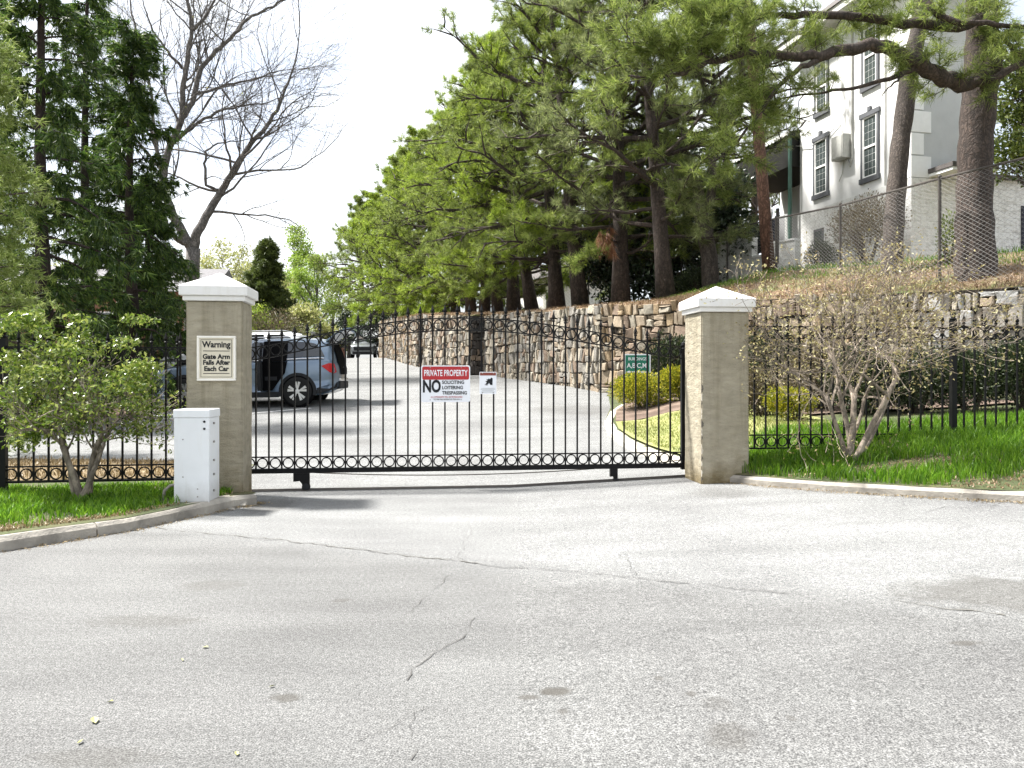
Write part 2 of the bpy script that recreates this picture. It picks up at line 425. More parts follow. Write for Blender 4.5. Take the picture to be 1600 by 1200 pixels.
def merge(*parts):
    Vs, Fs, o = [], [], 0
    for V, F in parts:
        Vs.append(V); Fs.append(F + o); o += len(V)
    return np.concatenate(Vs), np.concatenate(Fs)

def limb_path(p, d, L, n, rnd, wig=0.12, lift=0.0):
    pts = [Vector(p)]; d = Vector(d).normalized(); st = L / n
    for i in range(n):
        d = (d + Vector((rnd.gauss(0, wig), rnd.gauss(0, wig), rnd.gauss(0, wig) + lift))).normalized()
        pts.append(pts[-1] + d * st)
    return pts
def taper(r0, r1, n, k=1.0): return [lerp(r0, r1, (i / (n - 1)) ** k) for i in range(n)]

def pine_data(seed, H=11.5, h0=3.0, Rm=3.4, r0=0.24, lean=(0, 0), nlimb=46, sub=7, tw=4, droop=0.0, top_frac=0.0):
    rnd = random.Random(seed); wood = MB(); tp = []; td = []
    n = 9; ax = []
    ph = rnd.uniform(0, 6)
    for i in range(n):
        t = i / (n - 1)
        ax.append(Vector((lean[0]*t + 0.16*math.sin(ph + 4*t)*t, lean[1]*t + 0.16*math.cos(ph + 3*t)*t, H*t)))
    trunk = MB(); trunk.tube(ax, [r0*1.35] + taper(r0, r0*0.13, n-1), 10)
    def axis(h):
        t = clamp(h / H, 0, 1)*(n-1); i = min(int(t), n-2); return ax[i].lerp(ax[i+1], t-i)
    a = rnd.uniform(0, 6)
    for k in range(nlimb):
        t = (k + rnd.random()) / nlimb
        h = h0 + (H - h0) * t
        a += 2.4 + rnd.uniform(-0.5, 0.5)
        prof = (0.72 + 0.55*math.sin(math.pi*min(t*1.25, 1))) * (1 - 0.72*t**2.2)
        L = Rm * prof * rnd.uniform(0.55, 1.1)
        el = lerp(-0.15, 0.75, t) + rnd.uniform(-0.15, 0.2)
        d = Vector((math.cos(a)*math.cos(el), math.sin(a)*math.cos(el), math.sin(el)))
        pts = limb_path(axis(h), d, L, 6, rnd, 0.16, 0.05 - droop)
        rr = clamp(0.022*L + 0.006, 0.012, 0.1)
        wood.tube(pts, taper(rr, 0.007, 7), 5)
        for s in range(sub):
            f = lerp(0.28, 1.0, (s + rnd.random()*0.6) / sub)*6; i = min(int(f), 5)
            b = pts[i].lerp(pts[i+1], f - i); bd = (pts[i+1] - pts[i]).normalized()
            sd = (bd + Vector((rnd.gauss(0, .6), rnd.gauss(0, .6), rnd.gauss(0.12, .42)))).normalized()
            l2 = L*rnd.uniform(0.16, 0.38)*(1.25 - f/9)
            q = limb_path(b, sd, l2, 3, rnd, 0.2, 0.08)
            wood.tube(q, taper(max(rr*0.35, 0.007), 0.004, 4), 4, cap=False)
            for j in range(tw):
                g = lerp(0.35, 1.0, (j + rnd.random()*0.5)/tw)*3; ii = min(int(g), 2)
                p = q[ii].lerp(q[ii+1], min(g - ii, 1)); dd = (q[ii+1]-q[ii]).normalized()
                off = Vector((rnd.gauss(0, .09), rnd.gauss(0, .09), rnd.gauss(0.02, .07)))
                tp.append(p + off); td.append((dd + off*4 + Vector((0, 0, 0.25))).normalized())
            tp.append(q[-1]); td.append((q[-1]-q[-2]).normalized())
    return trunk, wood, np.array([tuple(p) for p in tp]), np.array([tuple(p) for p in td])

def cedar_data(seed, H=12.0, h0=1.0, Rm=2.6, r0=0.16, nlimb=70, dens=1.0, cone=False):
    rnd = random.Random(seed); wood = MB(); tp = []; td = []
    trunk = MB(); ax = [Vector((0.1*math.sin(i), 0.1*math.cos(i*1.3), H*i/8)) for i in range(9)]
    trunk.tube(ax, taper(r0*1.2, 0.03, 9), 9)
    a = 0
    for k in range(nlimb):
        t = (k + rnd.random())/nlimb; h = h0 + (H-h0)*t; a += 2.4 + rnd.uniform(-.5, .5)
        L = Rm*((1-t)**0.85+0.05 if cone else 1 - 0.8*t**1.5)*rnd.uniform(0.45, 1.15)
        el = lerp(-0.05, 0.5, t) + rnd.uniform(-.2, .15)
        d = Vector((math.cos(a)*math.cos(el), math.sin(a)*math.cos(el), math.sin(el)))
        b0 = Vector((0.1*math.sin(h/H*8), 0.1*math.cos(h/H*8*1.3), h))
        pts = limb_path(b0, d, L, 5, rnd, 0.12, -0.04)
        wood.tube(pts, taper(0.02*L+0.008, 0.006, 6), 5)
        for s in range(int(13*dens)):
            f = lerp(0.22, 1.0, (s + rnd.random())/(13*dens))*5; i = min(int(f), 4)
            b = pts[i].lerp(pts[i+1], f-i); bd = (pts[i+1]-pts[i]).normalized()
            sd = (bd*0.8 + Vector((rnd.gauss(0, .55), rnd.gauss(0, .55), rnd.gauss(-0.35, .3)))).normalized()
            l2 = rnd.uniform(0.25, 0.6)
            for j in range(3):
                p = b + sd*l2*(j+0.3)/3 + Vector((rnd.gauss(0, .06), rnd.gauss(0, .06), rnd.gauss(0, .06) - 0.05*j))
                tp.append(p); td.append((sd + Vector((0, 0, -0.3))).normalized())
    return trunk, wood, np.array([tuple(p) for p in tp]), np.array([tuple(p) for p in td])

def branch_rec(mb, p, d, L, r, depth, rnd, tips, spread=0.55, lift=0.03, n=5, kids=(2, 4), wig=0.13, shrink=(0.5, 0.78), minr=0.004):
    pts = limb_path(p, d, L, n, rnd, wig, lift)
    mb.tube(pts, taper(r, max(r*0.5, minr), n+1), 7 if r > 0.05 else (5 if r > 0.015 else 3), cap=False)
    if depth == 0:
        tips.append((pts[-1], (pts[-1]-pts[-2]).normalized())); tips.append((pts[-2], (pts[-1]-pts[-2]).normalized())); return
    for k in range(rnd.randint(*kids) + 1):
        f = 1.0 if k == 0 else rnd.uniform(0.35, 0.98)
        g = f*n; i = min(int(g), n-1)
        b = pts[i].lerp(pts[i+1], min(g-i, 1)); bd = (pts[i+1]-pts[i]).normalized()
        q = Vector((rnd.gauss(0, 1), rnd.gauss(0, 1), rnd.gauss(0, 1))); q -= bd*q.dot(bd); q.normalize()
        ang = rnd.uniform(0.12, 0.3) if k == 0 else rnd.uniform(0.7, 1.3)*spread
        nd = bd*math.cos(ang) + q*math.sin(ang)
        branch_rec(mb, b, nd, L*rnd.uniform(*shrink), r*(0.62 if k == 0 else 0.42), depth-1, rnd, tips, spread, lift, n, kids, wig, shrink, minr)

def lobes_points(lobes, n, seed, shell=0.55):
    r = np.random.default_rng(seed); out = []
    vol = np.array([a*b*c for (_, _, _, a, b, c) in lobes]); vol = vol**0.7; vol /= vol.sum()
    for (cx, cy, cz, a, b, c), w in zip(lobes, vol):
        k = int(n*w); d = r.normal(size=(k, 3)); d /= np.linalg.norm(d, axis=1, keepdims=True)
        rad = (shell + (1-shell)*r.random((k, 1)))*(1 + 0.14*np.sin(d[:, :1]*7 + cx*5)*np.cos(d[:, 1:2]*6 + cz*3))
        out.append(np.array([cx, cy, cz]) + d*rad*np.array([a, b, c]))
    return np.concatenate(out)

def shrub(name, label, loc, w, h, d, mat, n=2500, leaf=0.05, seed=1, cat='shrub', group=None, lobes=7, woodmat=None, base=0.12, shape='round'):
    """rounded bush: a few stems (part stems) and a leaf crown (part crown)"""
    rnd = random.Random(seed); lb = []
    for k in range(lobes):
        a = rnd.uniform(0, 6.28); q = rnd.uniform(0.1, 0.55)
        lb.append((math.cos(a)*q*w/2, math.sin(a)*q*d/2, h*rnd.uniform(0.35, 0.68), w*rnd.uniform(.24, .36), d*rnd.uniform(.24, .36), h*rnd.uniform(.24, .36)))
    lb.append((0, 0, h*0.48, w*0.42, d*0.42, h*0.46))
    pts = lobes_points(lb, n, seed, 0.6); pts = pts[pts[:, 2] > base*h*0.4]
    ctr = np.array([0, 0, h*0.4])
    V, F = leaves(pts, leaf, 0.5, dirs=unit(pts - ctr) + np.array([0, 0, 0.25]))
    o = thing(name, label, cat, loc, 0, group)
    np_obj('crown', V, F, mat, o)
    st = MB()
    for k in range(6):
        a = rnd.uniform(0, 6.28); e = Vector((math.cos(a)*w*0.3, math.sin(a)*d*0.3, h*0.6))
        st.tube([Vector((math.cos(a)*0.04, math.sin(a)*0.04, -0.05)), e*0.5 + Vector((0, 0, h*0.08)), e], [0.025*h+0.004, 0.018*h, 0.006], 5)
    st.build('stems', woodmat or M_BARK, o)
    return o

M_BARK = bark_mat('grey_brown_bark', (0.055, 0.042, 0.033), (0.16, 0.125, 0.10), 6)
M_PINEBARK = bark_mat('pine_bark', (0.032, 0.023, 0.019), (0.105, 0.075, 0.060), 6)
M_PINEBARK_PALE = bark_mat('pale_pine_bark', (0.05, 0.04, 0.034), (0.18, 0.147, 0.125), 8)
M_BARE = bark_mat('bare_tree_bark', (0.10, 0.09, 0.082), (0.25, 0.228, 0.21), 5, bump=0.4)
M_MYRTLE = bark_mat('smooth_shrub_bark', (0.22, 0.18, 0.14), (0.40, 0.34, 0.27), 5, bump=0.2)
M_TWIG = bark_mat('reddish_twig_bark', (0.22, 0.175, 0.135), (0.40, 0.335, 0.265), 6, bump=0.2)
M_REDBARK = bark_mat('red_bark', (0.02, 0.013, 0.011), (0.06, 0.038, 0.03), 5)
M_NEEDLE = leaf_mat('pine_needles', (0.075, 0.115, 0.024), (0.185, 0.245, 0.05), (0.35, 0.4, 0.11), 0.55)
M_NEEDLE_Y = leaf_mat('pine_needles_bright', (0.105, 0.17, 0.018), (0.235, 0.325, 0.036), (0.41, 0.49, 0.08), 0.55)
M_NEEDLE_G = leaf_mat('pine_needles_grey', (0.08, 0.105, 0.04), (0.185, 0.228, 0.08), (0.35, 0.38, 0.16), 0.55)
M_CEDAR = leaf_mat('cedar_sprays', (0.018, 0.042, 0.009), (0.05, 0.1, 0.018), (0.15, 0.215, 0.04), 0.45)
M_HEMLOCK = leaf_mat('feathery_sprays', (0.12, 0.18, 0.03), (0.23, 0.3, 0.07), (0.36, 0.41, 0.16), 0.5)
M_MAGNOLIA = leaf_mat('dark_glossy_leaves', (0.010, 0.022, 0.010), (0.022, 0.042, 0.018), (0.05, 0.075, 0.035), 0.1, 0.3)
M_SPRING = leaf_mat('spring_leaves', (0.16, 0.26, 0.03), (0.25, 0.36, 0.05), (0.36, 0.45, 0.10), 0.5)
M_SPRINGPALE = leaf_mat('pale_spring_leaves', (0.24, 0.26, 0.08), (0.34, 0.36, 0.12), (0.44, 0.42, 0.2), 0.5)
M_GOLD = leaf_mat('golden_leaves', (0.075, 0.11, 0.012), (0.27, 0.29, 0.022), (0.62, 0.54, 0.045), 0.4, clump=2.0)
M_HEDGE = leaf_mat('hedge_leaves', (0.012, 0.022, 0.008), (0.03, 0.048, 0.017), (0.085, 0.11, 0.04), 0.22)
M_HEDGEBROWN = leaf_mat('winter_brown_leaves', (0.07, 0.052, 0.028), (0.12, 0.095, 0.05), (0.19, 0.16, 0.085), 0.2)
M_CAMELLIA = leaf_mat('glossy_green_leaves', (0.055, 0.1, 0.01), (0.13, 0.2, 0.02), (0.36, 0.4, 0.1), 0.35, 0.22, clump=2.5, spec=0.7)
M_BUDS = leaf_mat('pale_buds', (0.2, 0.15, 0.06), (0.35, 0.3, 0.13), (0.54, 0.5, 0.27), 0.4)
M_BRIGHTSHRUB = leaf_mat('bright_shrub_leaves', (0.05, 0.08, 0.015), (0.12, 0.165, 0.03), (0.22, 0.26, 0.06), 0.3)
M_GRASS = leaf_mat('grass_blades', (0.05, 0.13, 0.008), (0.11, 0.24, 0.014), (0.21, 0.36, 0.03), 0.5, clump=1.5)
M_DRYGRASS = leaf_mat('dry_grass', (0.17, 0.12, 0.06), (0.27, 0.20, 0.10), (0.38, 0.30, 0.17), 0.2)
M_PALEGRASS = leaf_mat('pale_grass', (0.17, 0.22, 0.05), (0.28, 0.31, 0.09), (0.38, 0.38, 0.15), 0.4)
M_STRAWBLADE = leaf_mat('straw_needles', (0.15, 0.09, 0.05), (0.26, 0.175, 0.1), (0.39, 0.285, 0.175), 0.1)

# ------------------------------------------------------------------ draped sheets
def drape(name, poly, zf, mat, step=0.6, kind='structure'):
    bm = bmesh.new()
    bm.faces.new([bm.verts.new((x, y, 0)) for x, y in poly])
    bmesh.ops.triangulate(bm, faces=bm.faces[:])
    xs = [p[0] for p in poly]; ys = [p[1] for p in poly]
    for axis, lo, hi in ((0, min(xs), max(xs)), (1, min(ys), max(ys))):
        k = math.floor(lo/step)*step + step
        while k < hi:
            co = [0, 0, 0]; no = [0, 0, 0]; co[axis] = k; no[axis] = 1
            bmesh.ops.bisect_plane(bm, geom=bm.verts[:]+bm.edges[:]+bm.faces[:], plane_co=co, plane_no=no)
            k += step
    for v in bm.verts: v.co.z = zf(v.co.x, v.co.y)
    bmesh.ops.recalc_face_normals(bm, faces=bm.faces[:])
    me = bpy.data.meshes.new(name); bm.to_mesh(me); bm.free()
    if me.polygons and me.polygons[0].normal.z < 0: me.flip_normals()
    me.materials.append(mat)
    o = link(name, me)
    if kind: o['kind'] = kind
    return o
def inside(poly, x, y):
    c = False; j = len(poly)-1
    for i in range(len(poly)):
        xi, yi = poly[i]; xj, yj = poly[j]
        if (yi > y) != (yj > y) and x < (xj-xi)*(y-yi)/(yj-yi)+xi: c = not c
        j = i
    return c
def kerb(name, path, w, hgt, zf, mat, side=1, seed=0, depth=0.1, segs=True):
    """kerb made of separate cast lengths (parts) along the path"""
    o = thing_structure(name)
    rnd = random.Random(seed)
    pts = []
    for a, b in zip(path, path[1:]):
        n = max(1, int((Vector(b)-Vector(a)).length/0.22))
        for i in range(n): pts.append(Vector(a).lerp(Vector(b), i/n))
    pts.append(Vector(path[-1]))
    i = 0
    while i < len(pts)-1:
        j = min(len(pts)-1, i + rnd.randint(8, 12))
        run = pts[i:j+1]; mb = MB(); vs = []; fs = []
        for k, p in enumerate(run):
            gi = i+k
            d = (pts[min(gi+1, len(pts)-1)] - pts[max(gi-1, 0)]).normalized(); nrm = Vector((-d.y, d.x))*side
            q = p + d*(0.006 if k == 0 else (-0.006 if k == len(run)-1 else 0))
            z = zf(p.x, p.y); jz = rnd.gauss(0, 0.004); jn = rnd.gauss(0, 0.006)
            for (off, hz) in ((jn, -depth), (jn, hgt-0.03), (0.03+jn*0.5, hgt+jz), (w, hgt+jz), (w, -depth)):
                c = q + nrm*off; vs.append((c.x, c.y, z+hz))
        for k in range(len(run)-1):
            for e in range(4):
                a = k*5+e; fs.append((a, a+5, a+6, a+1))
        fs.append((0, 1, 2, 3, 4)); m = (len(run)-1)*5; fs.append((m+4, m+3, m+2, m+1, m))
        mb.add(vs, fs); mb.build('kerb_length', mat, o)
        i = j
    return o
def thing_structure(name):
    o = link(name, None); o['kind'] = 'structure'; return o
def blades(pts, h, w, lean=0.5):
    pts = np.asarray(pts, float); n = len(pts)
    a = rng.uniform(0, 6.28, n); s = np.stack([np.cos(a), np.sin(a), np.zeros(n)], 1)*w/2
    H = h*rng.uniform(0.45, 1.15, (n, 1))
    b = rng.uniform(0, 6.28, n); ld = np.stack([np.cos(b), np.sin(b), np.zeros(n)], 1)*rng.uniform(0.05, lean, (n, 1))
    up = np.array([0, 0, 1.0])
    m = pts + up*H*0.55 + ld*H*0.3; t = pts + up*H*0.92 + ld*H
    V = np.stack([pts - s, pts + s, m + s*0.75, m - s*0.75, t], 1).reshape(-1, 3)
    i = np.arange(n)[:, None]*5
    F = [tuple(x) for x in np.concatenate([i, i+1, i+2, i+3], 1)] + [tuple(x) for x in np.concatenate([i+3, i+2, i+4], 1)]
    return V, F

# ------------------------------------------------------------------ ground, road, beds
# the ground: one sheet out to the horizon
gx = [-600, -300, -150, -80, -50] + list(np.arange(-36, 37, 3.0)) + [50, 80, 150, 300, 600]
gy = [-60, -30, -12] + list(np.arange(-6, 31, 1.5)) + [34, 38, 44, 50, 58, 72, 90, 120, 150, 250, 400, 900]
V = [(x, y, ground_z(x, y) - 0.06) for y in gy for x in gx]
F = [(j*len(gx)+i, j*len(gx)+i+1, (j+1)*len(gx)+i+1, (j+1)*len(gx)+i) for j in range(len(gy)-1) for i in range(len(gx)-1)]
o = np_obj('ground', V, F, M_FAR); o['kind'] = 'structure'

road_poly = [(-16, -5), (16, -5), (16, 9.0), (3.0, 9.2), (3.2, 21.6), (-3.2, 38.6), (-8.6, 54.5), (-10.2, 66), (-14, 85), (-34, 85), (-34, 24), (-16, 12)]
ROAD = drape('road', road_poly, ground_z, M_ASPH, 0.8)

# cracks in the asphalt: ragged grooves laid as thin strips
M_CRACK = plain('crack_fill', (0.075, 0.072, 0.068), 0.95, var=0.3, scale=20)
M_SEAM = plain('seam_edge', (0.13, 0.125, 0.11), 0.95, var=0.3, scale=20)
def crack(px, w, seed, mat, rough=0.012, dz=0.004):
    rnd = random.Random(seed); pts = [on_ground(u, v) for u, v in px]; line = []
    for a, b in zip(pts, pts[1:]):
        n = max(2, int((b-a).length/0.05))
        for i in range(n):
            c_ = a.lerp(b, i/n); w_ = mnoise.noise_vector(Vector((c_.x*5, c_.y*5, seed)))*min(.05, (b-a).length*.18)
            line.append(c_ + Vector((rnd.gauss(0, rough)+w_.x, rnd.gauss(0, rough)+w_.y, 0)))
    mb = MB(); vs = []; fs = []
    for i, p in enumerate(line):
        d = (line[min(i+1, len(line)-1)] - line[max(i-1, 0)]).normalized(); nn = Vector((-d.y, d.x, 0))
        ww = w*rnd.uniform(0.05, 0.55)*(0.3 if rnd.random() < .18 else 1)
        for s in (-1, 1):
            q = p + nn*s*ww/2; vs.append((q.x, q.y, ground_z(q.x, q.y)+dz))
        if i: fs.append((2*i-2, 2*i-1, 2*i+1, 2*i))
    mb.add(vs, fs); return mb.build('crack', mat, ROAD)
crack([(240, 826), (330, 836), (430, 843), (540, 856), (640, 868), (760, 882)], 0.03, 1, M_SEAM)
crack([(380, 840), (500, 852), (620, 866), (760, 884), (880, 893), (1000, 905), (1100, 915), (1250, 931)], 0.017, 2, M_CRACK, 0.008, 0.007)
crack([(735, 968), (728, 990), (700, 1005), (672, 1028), (650, 1045), (642, 1070)], 0.012, 3, M_CRACK)
crack([(700, 900), (672, 925), (650, 950), (640, 965)], 0.008, 4, M_CRACK)
crack([(648, 1105), (640, 1130), (632, 1155), (655, 1175), (640, 1200)], 0.010, 5, M_CRACK)
crack([(965, 868), (992, 880), (985, 900)], 0.009, 6, M_CRACK)
crack([(1570, 784), (1540, 796), (1480, 793), (1450, 800)], 0.014, 7, M_CRACK)
crack([(1390, 938), (1450, 948), (1540, 958), (1600, 966)], 0.028, 8, M_SEAM)
crack([(735, 825), (725, 850), (718, 880)], 0.009, 9, M_CRACK)
crack([(560, 1160), (640, 1120), (690, 1100)], 0.006, 10, M_CRACK)

# gate line
S = 0.135
GA = Vector((-400*8.26/1200, 8.26)); GYAW = math.atan2(0.06395, 0.5684)
GD = Vector((math.cos(GYAW), math.sin(GYAW)))
def gate_pt(i): return GA + GD*S*i

# left lawn island
LEFT_KERB = [(-9.0, 3.6), (-6.5, 4.45), (-4.9, 5.02)] + [tuple(on_ground(u, v).xy) for u, v in ((0, 862), (100, 846), (200, 830), (270, 815), (330, 802), (366, 793))] + [(-2.46, 7.40), (-2.50, 7.50)]
def left_z(x, y): return 0.10 + 0.01*math.sin(x*3.1)*math.cos(y*2.3)
left_poly = [(x-0.03, y+0.06) for x, y in LEFT_KERB] + [(-2.72, 7.70), (-2.80, 8.0), (-3.2, 8.05), (-3.3, 9.9), (-5, 10.35), (-9, 10.6), (-14, 10.2), (-14, 3.2)]
drape('left_lawn', left_poly, left_z, M_LAWNSOIL, 0.5)
kerb('left_kerb', LEFT_KERB, 0.14, 0.10, lambda x, y: 0.0, M_CONC, 1, 3)
drape('dry_verge', [(-3.35, 8.5), (-3.45, 9.8), (-5, 10.2), (-9, 10.45), (-13.5, 10.0), (-13.5, 7.6), (-9, 7.6)], lambda x, y: 0.125, M_DIRT, 0.8)

# right lawn, rising from the kerb to the foot of the stone wall
RIGHT_KERB = [tuple(on_ground(u, v).xy) for u, v in ((1098, 750), (1200, 760), (1300, 768), (1400, 774), (1500, 780), (1600, 785))]
RIGHT_KERB += [(RIGHT_KERB[-1][0]+1.2, RIGHT_KERB[-1][1]-0.55), (9, 4.3)]
def ykerb(x): return table([(p[0], p[1]) for p in RIGHT_KERB], x)
def right_z(x, y):
    d = y - ykerb(x)
    return ground_z(x, ykerb(x)) + 0.085 + 0.10*clamp(d, 0, 2.5) + 0.025*max(d-2.5, 0) + 0.012*math.sin(x*2.7+y)*clamp(d, 0, 1)
right_poly = [(p[0]-0.0, p[1]+0.05) for p in RIGHT_KERB] + [(14, 4), (14, 9.8), (9.7, 14.2), (2.7, 21.8), (2.25, 17.5), (1.85, 15.2), (1.72, 13.2), (1.82, 11.2), (2.1, 9.4), (2.1, 8.6)]
def right_blend(x, y):
    # behind the gate the bed dips to the level of the drive
    a = right_z(x, y); b = ground_z(x, y) + 0.09
    return lerp(b, a, sstep(2.3, 3.6, x)*sstep(22, 16, y)) if y > 8.9 else a
drape('right_lawn', right_poly, right_blend, M_LAWNSOIL, 0.5)
kerb('right_kerb', RIGHT_KERB, 0.14, 0.085, lambda x, y: ground_z(x, y), M_CONC, 1, 5)
ISLE = [(2.12, 9.15), (1.86, 10.4), (1.70, 12.0), (1.68, 13.4), (1.80, 15.0), (2.10, 16.6), (2.6, 18.2)]
kerb('island_kerb', ISLE, 0.16, 0.10, ground_z, plain('pale_kerb', (0.5, 0.47, 0.4), 0.9, var=0.15, bump=0.3), -1, 6)
isle_lawn = [(2.25, 9.4), (2.02, 10.6), (1.88, 12.0), (1.86, 13.4), (1.97, 14.6), (3.0, 14.9), (4.6, 14.0), (4.6, 10.2), (3.0, 9.4)]
drape('island_lawn', isle_lawn, lambda x, y: right_blend(x, y)+0.03, M_PALELAWN, 0.5)
drape('island_mulch', [(1.97, 14.6), (2.25, 16.6), (2.75, 18.2), (3.1, 21.0), (6.4, 17.4), (8.6, 14.6), (8, 12), (4.62, 12.0), (4.6, 14.0), (3.0, 14.9)], lambda x, y: right_blend(x, y)+0.036, M_MULCHLIGHT, 0.7)

# planting bed under the dark conifers
BED = [tuple(on_ground(u, v).xy) for u, v in ((-160, 690), (0, 677), (100, 668), (190, 657), (240, 648), (262, 640))] + [(-9.35, 18.6), (-10.2, 19.4), (-10.6, 21), (-10.8, 30), (-12.0, 36)]
def bed_z(x, y): return ground_z(x, y) + 0.11 + 0.05*clamp(-x-9, 0, 12)
drape('planting_bed', [(x-0.04, y+0.02) for x, y in BED] + [(-34, 36), (-34, 12), (-16, 12)], bed_z, M_MULCH, 1.2)
kerb('bed_kerb', BED, 0.14, 0.11, ground_z, M_CONC, 1, 8)

# painted parking lines
M_LINE = plain('road_paint', (0.72, 0.72, 0.70), 0.8, var=0.12, scale=9)
for (a, b, w) in (((243, 650), (340, 643), 0.10), ((392, 646), (486, 638), 0.10), ((200, 660), (290, 652), 0.09)):
    p, q = on_ground(*a), on_ground(*b); d = (q-p).normalized(); nn = Vector((-d.y, d.x, 0))*w
    mb = MB(); vs = []
    for i in range(9):
        c = p.lerp(q, i/8)
        for s in (-1, 1):
            e = c + nn*s*0.7; vs.append((e.x, e.y, ground_z(e.x, e.y)+0.006))
    mb.add(vs, [(2*i, 2*i+1, 2*i+3, 2*i+2) for i in range(8)]); mb.build('parking_line', M_LINE, ROAD)

# ------------------------------------------------------------------ stone retaining walls
WR = [Vector((13.2, 10.5)), Vector((2.6, 22.0))]            # near wall, from right to the corner
def wb(t): return Vector((2.6-10.9*t, 22+28*t))
dirB = (wb(1)-wb(0)).normalized(); outB = Vector((-dirB.y, dirB.x))   # towards the drive
outB = outB if outB.x < 0 else -outB
j1, j2 = wb(0.342), wb(0.593)
WE = Vector((-9.3, 54.0))
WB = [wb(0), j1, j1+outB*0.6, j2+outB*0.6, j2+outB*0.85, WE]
TOPY = [(10, 2.85), (14.4, 2.93), (22, 3.2), (31.6, 3.67), (38.6, 4.2), (50, 4.73), (71, 5.6), (110, 6.6)]
def wall_top(y): return table(TOPY, y)
STONES_A = [stone_mat('stone_grey', (0.16, 0.145, 0.125), (0.31, 0.29, 0.25)), stone_mat('stone_tan', (0.23, 0.18, 0.125), (0.38, 0.31, 0.225)),
            stone_mat('stone_brown', (0.15, 0.108, 0.078), (0.28, 0.21, 0.152)), stone_mat('stone_pale', (0.25, 0.22, 0.17), (0.41, 0.37, 0.295)), stone_mat('stone_ochre', (0.25, 0.18, 0.105), (0.40, 0.30, 0.185)), stone_mat('stone_jog_shade', (0.035, 0.032, 0.03), (0.10, 0.085, 0.075))]
STONES_G = [stone_mat('stone_cool_grey', (0.27, 0.27, 0.26), (0.44, 0.43, 0.41)), STONES_A[0], STONES_A[3]]
M_JOINT = plain('dark_joint', (0.035, 0.03, 0.025), 0.95, var=0.3)
def clip_half(poly, px, py, nx, ny):
    out = []
    for i in range(len(poly)):
        a = poly[i]; b = poly[(i+1) % len(poly)]
        da = (a[0]-px)*nx+(a[1]-py)*ny; db = (b[0]-px)*nx+(b[1]-py)*ny
        if da <= 0: out.append(a)
        if (da < 0) != (db < 0) and abs(da-db) > 1e-12:
            t = da/(da-db); out.append((a[0]+(b[0]-a[0])*t, a[1]+(b[1]-a[1])*t))
    return out
def stone_cells(L, z0f, z1f, sw, sh, seed):
    """coursed rubble: ragged courses of upright blocks, some split in two, all corners knocked about"""
    rnd = random.Random(seed); cells = []
    zmin = min(z0f(0), z0f(L)) - 0.1; zmax = max(z1f(0), z1f(L)) + 0.3
    z = zmin; k = rnd.random()*9
    def wave(s, zz): return 0.05*mnoise.noise(Vector((s*0.9, zz*1.7, k)))*1.6
    while z < zmax:
        h = sh*rnd.choice((0.7, 0.9, 1.0, 1.15, 1.35)); s = -sw*rnd.random()
        while s < L:
            w = sw*rnd.choice((0.55, 0.7, 0.9, 1.0, 1.2, 1.5, 1.9))
            parts = [(s, s+w, z, z+h)]
            q = rnd.random()
            if q < 0.22: m = rnd.uniform(.35, .65); parts = [(s, s+w, z, z+h*m), (s, s+w, z+h*m, z+h)]
            elif q < 0.36 and w > sw: m = rnd.uniform(.4, .6); parts = [(s, s+w*m, z, z+h), (s+w*m, s+w, z, z+h)]
            for (a, b, c, d) in parts:
                jx, jz = min(.16*(b-a), .035), min(.12*(d-c), .035)
                def J(x, y): return (x+rnd.uniform(-jx, jx), y+rnd.uniform(-jz, jz)+wave(x, y))
                poly = [J(a, c), J((a+b)/2, c), J(b, c), J(b, (c+d)/2), J(b, d), J((a+b)/2, d), J(a, d), J(a, (c+d)/2)]
                if rnd.random() < .6: poly.pop(rnd.choice((1, 3, 5, 7)))
                cs = clamp((a+b)/2, 0, L); b0, b1 = z0f(cs), z1f(cs)
                if (c+d)/2 < b0-.1 or (c+d)/2 > b1+.06: continue
                for (px, pz, nx, nz) in ((0, 0, -1, 0), (L, 0, 1, 0), (0, b0-0.04, 0, -1), (0, b1+rnd.uniform(-0.10, 0.08), 0, 1)):
                    poly = clip_half(poly, px, pz, nx, nz)
                    if len(poly) < 3: break
                if len(poly) >= 3: cells.append(poly)
            s += w
        z += h
    return cells
